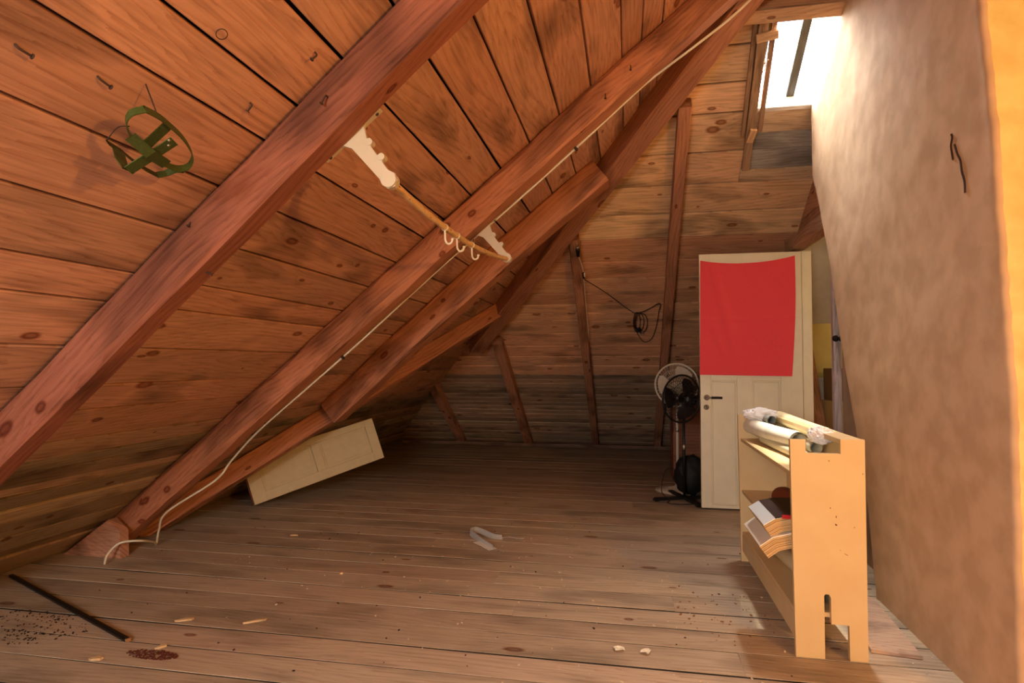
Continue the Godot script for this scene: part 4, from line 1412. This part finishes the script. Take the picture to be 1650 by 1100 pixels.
# ------------------------------------------------------------------ cables
func build_cables() -> void:
	# the pale cable: loops on the floor, climbs the rafter's lower edge, then swings free to the skylight beam
	var p := PackedVector3Array([Vector3(-2.849, 0.006, -2.90), Vector3(-2.86, 0.05, -2.93), Vector3(-2.83, 0.10, -2.98), Vector3(-2.74, 0.105, -3.03), Vector3(-2.80, 0.045, -3.20), Vector3(-2.845, 0.012, -3.27), Vector3(-2.82, 0.10, -3.26), Vector3(-2.74, 0.22, -3.23)])
	p.append(lf(0.88, -3.29, 0.20))
	p.append(lf(1.02, -3.33, 0.16))
	for s in [1.3, 1.7, 2.1, 2.5, 2.9, 3.3, 3.7, 4.1, 4.28]:
		p.append(lf(s, -3.295 + (s - 1.0) * 0.022 + 0.006 * sin(s * 5.0), 0.150 + 0.003 * sin(s * 4.0)))
	p.append(lf(4.50, -3.08, 0.215))
	p.append(lf(4.74, -3.15, 0.205))
	p.append(lf(4.96, -3.24, 0.17))
	var b := MB.new(true)
	b.tube(curve(p, 7), 0.0062, 8)
	tag(part("power_cable", b, mats.cable), "pale cable running down the rafter's edge and looping onto the floor at the eave", "cable")
	for s in [2.0, 3.76]:
		b = MB.new()
		b.box(frame(lf(s, -3.285 + (s - 1.0) * 0.022, 0.155), e_l, n_l), Vector3(0.014, 0.03, 0.022), 0.003)
		tag(part("cable_clip", b, mats.iron), "dark clip holding the pale cable " + ("low on its rafter" if s < 3 else "high on its rafter, where the hip beam comes close"), "clip")
	# lamp holder hanging at the head of the slim rafter
	var h := thing("lamp_holder", "black lamp holder hanging at the head of the slim end-slope rafter", "lamp holder")
	var top := bk(4.02, -0.396, 0.12)
	var c0 := bk(3.92, -0.398, 0.13)
	b = MB.new(true)
	b.lathe(frame(c0, Vector3(1, 0, 0), e_b), PackedVector2Array([Vector2(0, -0.045), Vector2(0.016, -0.045), Vector2(0.018, 0.03), Vector2(0.008, 0.045), Vector2(0, 0.045)]), 16)
	part("socket", b, mats.black, h)
	b = MB.new(true)
	b.lathe(frame(c0 + e_b * 0.045, Vector3(1, 0, 0), e_b), PackedVector2Array([Vector2(0.006, 0), Vector2(0.012, 0.0), Vector2(0.012, 0.012), Vector2(0.006, 0.014)]), 14)
	b.tube(PackedVector3Array([c0 + e_b * 0.05, top]), 0.003, 6)
	part("hanger", b, mats.steel, h)
	# pale wire down the slim rafter's side
	b = MB.new(true)
	b.tube(curve(PackedVector3Array([c0 - e_b * 0.045, bk(3.70, -0.375, 0.11), bk(3.55, -0.375, 0.105), bk(3.2, -0.377, 0.105), bk(2.6, -0.38, 0.10)]), 5), 0.0035, 6)
	tag(part("flex", b, mats.cable), "pale wire stapled down the edge of the slim rafter below the lamp holder", "wire")
	b = MB.new()
	b.box(frame(bk(3.61, -0.372, 0.115), Vector3(1, 0, 0), e_b), Vector3(0.018, 0.075, 0.018), 0.004)
	var sw := thing("cord_switch", "small black and white switch on the wire below the lamp holder", "switch")
	part("switch_body", b, mats.black, sw)
	b = MB.new()
	b.box(frame(bk(3.625, -0.362, 0.12), Vector3(1, 0, 0), e_b), Vector3(0.012, 0.04, 0.02), 0.003)
	part("rocker", b, mats.cable, sw)
	# thin dark flex to a coil with a plug
	b = MB.new(true)
	b.tube(curve(PackedVector3Array([bk(3.5, -0.38, 0.06), bk(3.281, -0.201, 0.035), bk(3.0, 0.02, 0.03), bk(2.96, 0.094, 0.03), bk(3.014, 0.19, 0.03), bk(3.104, 0.288, 0.035), bk(2.95, 0.286, 0.02), bk(2.7, 0.268, 0.015), bk(2.512, 0.231, 0.012), bk(2.458, 0.16, 0.012), bk(2.60, 0.095, 0.014), bk(2.74, 0.07, 0.02)]), 8), 0.0038, 6)
	tag(part("plug_flex", b, mats.rubber), "thin dark flex strung between two end-slope rafters", "cord")
	b = MB.new(true)
	for k in 3:
		var ring := PackedVector3Array()
		for i in 25:
			var a := TAU * i / 24.0
			ring.append(bk(2.80 + cos(a) * 0.155, 0.085 + k * 0.022 + sin(a) * (0.032 + k * 0.012), 0.02 + 0.006 * k))
		b.tube(ring, 0.0036, 6, false)
	var pg := thing("coiled_plug", "small coil of dark flex with a black plug hanging on the end slope", "plug")
	part("coil", b, mats.rubber, pg)
	b = MB.new()
	b.box(frame(bk(2.70, 0.105, 0.035), Vector3(1, 0, 0).rotated(n_b, 0.5), e_b.rotated(n_b, 0.5)), Vector3(0.044, 0.055, 0.026), 0.008)
	part("plug_body", b, mats.black, pg)
	for k in 2:
		b = MB.new(true)
		var q := bk(2.66, 0.112 + k * 0.026 - 0.004, 0.035)
		b.tube(PackedVector3Array([q, q - e_b.rotated(n_b, 0.5) * 0.045]), 0.0045, 8)
		part("pin", b, mats.steel, pg)


# ------------------------------------------------------------------ strap basket on the side slope
func strap(parent: Node, called: String, path: PackedVector3Array, across: Array, wide: float, m: Material) -> void:
	var g := [[], [], [], []]
	for i in path.size():
		var ac: Vector3 = across[i] if across.size() > 1 else across[0]
		var t := (path[mini(i + 1, path.size() - 1)] - path[maxi(i - 1, 0)]).normalized()
		ac = (ac - t * ac.dot(t)).normalized()
		var nn := t.cross(ac) * 0.0012
		g[0].append(path[i] - ac * wide * 0.5 + nn)
		g[1].append(path[i] + ac * wide * 0.5 + nn)
		g[2].append(path[i] + ac * wide * 0.5 - nn)
		g[3].append(path[i] - ac * wide * 0.5 - nn)
	var b := MB.new()
	for k in 4:
		b.sheet([g[k], g[(k + 1) % 4]])
	part(called, b, m, parent)


func build_basket() -> void:
	# a hoop with crossed bars, hung from a nail
	var o := thing("strap_basket", "green metal strap hanger with a hoop and crossed bars, hung on the boards", "hanger")
	var path := func(pts: Array, off: float) -> PackedVector3Array:
		var out := PackedVector3Array()
		for q in pts:
			out.append(lf(q[0], q[1], off + (q[2] if q.size() > 2 else 0.0)))
		return out
	var hoop: PackedVector3Array = curve(path.call([[2.777, -1.162], [2.754, -1.144], [2.731, -1.149], [2.711, -1.172], [2.693, -1.205], [2.678, -1.257], [2.671, -1.311], [2.672, -1.359], [2.690, -1.382], [2.719, -1.371], [2.740, -1.339], [2.758, -1.295], [2.769, -1.250], [2.777, -1.204], [2.777, -1.162]], 0.10), 4)
	strap(o, "hoop", hoop, [(n_l - e_l * 0.25 + Vector3(0, 0, 0.25)).normalized()], 0.020, mats.green)
	strap(o, "bar", path.call([[2.769, -1.240, 0.0], [2.733, -1.236, 0.002], [2.696, -1.232, 0.004]], 0.10), [Vector3(0, 0, 1)], 0.030, mats.green)
	strap(o, "bar", path.call([[2.761, -1.230, 0.0], [2.70, -1.213, 0.0], [2.642, -1.196, 0.0]], 0.15), [Vector3(0, 0, 1)], 0.032, mats.green)
	strap(o, "bar", path.call([[2.642, -1.196, 0.0], [2.638, -1.205, -0.04], [2.634, -1.235, -0.095]], 0.15), [Vector3(0, 0, 1)], 0.030, mats.green)
	strap(o, "bar", path.call([[2.722, -1.138, -0.012], [2.708, -1.20, 0.0], [2.694, -1.270, -0.012]], 0.158), [e_l], 0.026, mats.green)
	strap(o, "lower_strap", path.call([[2.637, -1.207], [2.630, -1.253], [2.618, -1.298], [2.609, -1.344], [2.605, -1.387], [2.621, -1.406], [2.644, -1.418], [2.672, -1.38, 0.045]], 0.05), [n_l], 0.020, mats.green)
	for q in [[2.745, -1.232], [2.757, -1.222]]:
		var rv := MB.new(true)
		rv.lathe(frame(lf(q[0], q[1] + 0.006, 0.1515), Vector3(0, 0, 1), n_l), PackedVector2Array([Vector2(0, 0), Vector2(0.004, 0), Vector2(0.003, 0.002), Vector2(0, 0.0025)]), 10)
		part("rivet", rv, mats.steel, o)
	var b := MB.new(true)
	b.tube(curve(path.call([[2.72, -1.17, 0.035], [2.689, -1.186, 0.0], [2.642, -1.200, -0.01]], 0.06), 4), 0.0013, 5)
	b.tube(path.call([[2.777, -1.20, 0.10], [2.795, -1.215, 0.004]], 0.0), 0.0018, 5)
	part("hanging_wire", b, mats.iron, o)


# ------------------------------------------------------------------ things lying about
func build_loose() -> void:
	# cream door leaf lying under the trimmer
	var bl := Vector3(-2.80, 0.035, -4.20)
	var br := Vector3(-2.10, 0.293, -5.02)
	var ex := (br - bl).normalized()
	var len_x := bl.distance_to(br)
	var ey := Vector3(-0.16, 0.33, 0.06)
	ey = (ey - ex * ey.dot(ex)).normalized()
	var nz := ex.cross(ey)
	var hgt := 0.36
	var o := thing("cupboard_leaf", "old cream panelled cupboard door lying askew under the slanting trimmer beam", "door leaf", bl)
	var bas := Basis(ex, ey, nz)
	var put := func(x0: float, x1: float, y0: float, y1: float, z0: float, z1: float, bev: float) -> MB:
		var b := MB.new()
		b.box(Transform3D(bas, ex * (x0 + x1) * 0.5 + ey * (y0 + y1) * 0.5 + nz * (z0 + z1) * 0.5), Vector3(x1 - x0, y1 - y0, z1 - z0), bev)
		return b
	part("panel_core", put.call(0.01, len_x - 0.01, 0.01, hgt - 0.01, -0.028, -0.020, 0.0), mats.cream_dull, o)
	for q in [["stile", 0.0, 0.10, 0.0, hgt], ["stile", len_x - 0.085, len_x, 0.0, hgt], ["stile", 0.53, 0.60, 0.075, hgt - 0.055], ["rail", 0.10, len_x - 0.085, 0.0, 0.075], ["rail", 0.10, len_x - 0.085, hgt - 0.055, hgt]]:
		part(q[0], put.call(q[1], q[2], q[3], q[4], -0.03, 0.0, 0.002), mats.cream_dull, o)
	for q in [[0.10, 0.53], [0.60, len_x - 0.085]]:
		part("leaf_panel", put.call(q[0] + 0.022, q[1] - 0.022, 0.075 + 0.02, hgt - 0.075, -0.020, -0.014, 0.003), mats.cream_dull, o)
	part("leaf_edge", put.call(-0.012, 0.0, 0.0, hgt, -0.03, 0.0, 0.001), plain(Color(0.36, 0.16, 0.10), 0.7), o, "bare red-brown end edge")
	# black stick on the floor
	var b := MB.new()
	b.box(frame(Vector3(-2.58, 0.008, -2.395), Vector3(1.178, 0, 0.512), Vector3.UP), Vector3(1.30, 0.016, 0.022), 0.004)
	var stick := thing("floor_stick", "straight black wooden stick lying on the floor by the eave", "stick")
	part("rod", b, mats.black, stick)
	b = MB.new()
	b.box(frame(Vector3(-1.978, 0.008, -2.134), Vector3(1.178, 0, 0.512), Vector3.UP), Vector3(0.010, 0.013, 0.018), 0.001)
	part("broken_end", b, plain(Color(0.62, 0.44, 0.28), 0.8), stick, "pale broken end")

	# twisted strip of grey tape
	var tape := mottled(Color(0.62, 0.62, 0.62), Color(0.82, 0.82, 0.80), 0.03, 12.0, 0.35)
	var tp := thing("tape_strip", "curled strip of grey adhesive tape on the middle of the floor", "tape")
	strap(tp, "strip", curve(PackedVector3Array([Vector3(-0.80, 0.006, -3.58), Vector3(-0.88, 0.009, -3.67), Vector3(-0.95, 0.02, -3.75), Vector3(-1.005, 0.03, -3.82), Vector3(-0.98, 0.034, -3.86), Vector3(-0.92, 0.026, -3.84), Vector3(-0.85, 0.014, -3.80), Vector3(-0.79, 0.012, -3.79)]), 6), [Vector3(0.2, 0.9, 0.5)], 0.05, tape)
	strap(tp, "strip", curve(PackedVector3Array([Vector3(-0.93, 0.007, -3.70), Vector3(-0.87, 0.008, -3.64), Vector3(-0.80, 0.006, -3.565)]), 5), [Vector3(0.7, 0.03, -0.7)], 0.055, plain(Color(0.92, 0.92, 0.90), 0.5))
	strap(tp, "strip", curve(PackedVector3Array([Vector3(-0.79, 0.012, -3.79), Vector3(-0.74, 0.016, -3.80), Vector3(-0.69, 0.010, -3.80), Vector3(-0.66, 0.006, -3.82)]), 5), [Vector3(0, 0.4, 0.9)], 0.035, tape)
	# paper scraps
	scrap("white paper scrap lying flat near the front of the floor", Vector3(-0.041, 0.004, -2.437), 0.038, 0.2, mats.paper)
	scrap("folded white paper scrap beside the flat one near the bookcase", Vector3(0.06, 0.006, -2.43), 0.036, 1.1, mats.paper)
	var chips := [[-1.90, -2.352, 0.075, 0.022, 0.5, "short yellowish wood chip on the floor right of the black stick"], [-1.588, -2.399, 0.10, 0.014, 0.62, "thin long splinter of wood on the floor, right of the yellowish chip"], [-1.81, -2.115, 0.045, 0.02, 1.0, "small wood chip at the tip of the black stick"], [-1.98, -1.985, 0.05, 0.024, 0.3, "pale wood chip on the floor below the rusty crumbs"], [-1.50, -3.02, 0.02, 0.012, 0.2, "tiny wood chip on the floor behind the splinter"], [-2.13, -3.62, 0.05, 0.008, 0.2, "sliver of pale wood on the dark floor near the cream door leaf"]]
	for q in chips:
		var cb := MB.new(false, tint(0.80, 0.60, 0.34))
		cb.prism(PackedVector3Array([Vector3(-q[2] * 0.5, 0.008, 0), Vector3(-q[2] * 0.2, 0.010, q[3] * 0.5), Vector3(q[2] * 0.4, 0.009, q[3] * 0.35), Vector3(q[2] * 0.5, 0.008, -q[3] * 0.2), Vector3(q[2] * 0.1, 0.010, -q[3] * 0.5)]), Vector3.UP, 0.008)
		var co := part("wood_chip", cb, mats.board)
		co.position = Vector3(q[0], 0.0, q[1])
		co.rotation.y = q[4]
		tag(co, q[5], "wood chip", "wood chips on the floor")
	# crumbs: rust-brown litter and pale specks nobody would count
	var litter := [["rust_crumbs", "patch of rust-brown crumbs on the floor below the black stick", Vector3(-1.80, 0, -2.06), 0.11, 0.035, 320, Color(0.36, 0.16, 0.09), 0.0035], ["dark_crumbs", "dark dusty crumbs scattered on the floor left of the black stick", Vector3(-2.62, 0, -2.16), 0.40, 0.16, 420, Color(0.16, 0.09, 0.06), 0.0035], ["pale_specks", "pale specks of plaster strewn over the open floor", Vector3(-0.3, 0, -3.0), 1.9, 0.9, 160, Color(0.82, 0.76, 0.66), 0.004], ["plaster_specks", "specks of fallen plaster in the bookcase's shadow", Vector3(0.42, 0, -2.85), 0.22, 0.3, 60, Color(0.55, 0.40, 0.28), 0.0045], ["dark_specks", "small dark bits of dirt strewn over the floor boards", Vector3(-0.9, 0, -3.2), 2.2, 1.3, 80, Color(0.16, 0.10, 0.07), 0.0042]]
	for q in litter:
		var lb := MB.new()
		for i in int(q[5]):
			var a := rng.randf() * TAU
			var r := sqrt(rng.randf())
			var p: Vector3 = q[2] + Vector3(cos(a) * r * q[3], 0.0015, sin(a) * r * q[4])
			var sz: float = q[7] * rng.randf_range(0.4, 1.5)
			lb.box(Transform3D(Basis.from_euler(Vector3(0.2, rng.randf() * 6.0, 0.1)), p), Vector3(sz * rng.randf_range(0.8, 2.4), sz * 0.7, sz), 0.0)
		var lo := part(q[0], lb, plain(q[6], 0.9))
		tag(lo, q[1], "litter", "", "stuff")
	# tile-like board on the floor beside the chimney
	b = MB.new(false, tint(0.62, 0.45, 0.33))
	b.prism(PackedVector3Array([Vector3(0.915, 0.012, -2.60), Vector3(1.085, 0.012, -2.575), Vector3(1.128, 0.012, -3.16), Vector3(0.98, 0.012, -3.30), Vector3(0.945, 0.012, -2.90), Vector3(0.93, 0.012, -2.72)]), Vector3.UP, 0.012, 1.0)
	tag(part("loose_board", b, mats.floor), "loose pinkish board lying on the floor between bookcase and chimney", "board")


func scrap(label: String, at: Vector3, s: float, turn: float, m: Material) -> void:
	var g := []
	for i in 5:
		var row := []
		for k in 5:
			var p := Vector3((k / 4.0 - 0.5) * s, 0.0, (i / 4.0 - 0.5) * s * 0.9)
			p.y = 0.005 * absf(sin(k * 0.9 + i * 0.5)) + 0.004 * nse.get_noise_2d(k * 3.0 + s * 90.0, i * 3.0)
			p.x += 0.004 * nse.get_noise_2d(i * 2.0, turn * 10.0)
			row.append(p.rotated(Vector3.UP, turn))
		g.append(row)
	var b := MB.new()
	b.sheet(g, true)
	var o := part("paper_scrap", b, m)
	o.position = at
	tag(o, label, "paper scrap", "paper scraps on the floor")


func build_nails() -> void:
	var list := [[2.73, -0.951, 0.0, 0.045, Vector3(0.1, -0.1, -1), "bent nail in the boards nearest the top corner, above the strap hanger"], [2.753, -1.119, 0.0, 0.045, Vector3(0.05, -0.15, -1), "bent nail in the boards just above the strap hanger"], [3.127, -1.536, 0.0, 0.04, Vector3(-0.4, -0.6, 0.5), "hooked nail in the boards beside the thick rafter's upper part"], [2.90, -1.50, 0.0, 0.035, Vector3(-0.5, -0.5, 0.1), "nail at the board edge next to the thick rafter, above the strap hanger"], [1.825, -1.45, 0.0, 0.03, Vector3(-0.5, -0.8, 0.2), "nail low in the boards left of the thick rafter"], [3.067, -1.61, 0.07, 0.05, Vector3(-0.3, -0.9, 0.2), "crooked nail hook on the thick rafter beside the notched bracket"], [2.85, -1.655, 0.07, 0.04, Vector3(-0.6, -0.6, 0.3), "dark nail on the thick rafter below the notched bracket"], [2.40, -1.69, 0.14, 0.05, Vector3(0.5, -0.2, -0.4), "bent nail under the thick rafter's lower edge"], [2.49, -1.655, 0.03, 0.035, Vector3(-0.2, -0.8, 0.3), "nail near the boards on the thick rafter, above the bent one"], [4.20, -3.05, 0.08, 0.05, Vector3(0, -1, 0.2), "nail high on the cable rafter, the upper of two"], [4.02, -3.06, 0.10, 0.05, Vector3(0, -1, 0.2), "nail high on the cable rafter, the lower of two"]]
	for q in list:
		var base := lf(q[0], q[1], q[2])
		var out: Vector3 = n_l if q[2] < 0.01 or q[2] > 0.13 else Vector3(0, 0, 1)
		var bend: Vector3 = (q[4] as Vector3).normalized()
		var path := curve(PackedVector3Array([base - out * 0.006, base + out * 0.007, base + out * 0.010 + bend * 0.008, base + out * 0.012 + bend * q[3] * 0.55]), 5)
		var b := MB.new(true)
		b.tube(path, 0.0026, 7)
		var o := thing("bent_nail", q[5], "nail")
		part("shank", b, mats.iron, o)
		b = MB.new(true)
		var e := path[path.size() - 1]
		var t := (e - path[path.size() - 2]).normalized()
		b.lathe(frame(e, t.cross(Vector3(0.3, 0.4, 0.8)), t), PackedVector2Array([Vector2(0, 0), Vector2(0.006, 0), Vector2(0.006, 0.002), Vector2(0, 0.0025)]), 10)
		part("nail_head", b, mats.iron, o)
	# a ring of wire hanging on the boards
	var b := MB.new(true)
	var ring := PackedVector3Array()
	for i in 25:
		var a := TAU * i / 24.0
		ring.append(lf(3.002 + 0.013 * cos(a), -1.265 + 0.016 * sin(a), 0.006))
	b.tube(ring, 0.0012, 5, false)
	tag(part("wire_ring", b, mats.iron), "thin wire ring lying against the boards above the strap hanger", "wire ring")
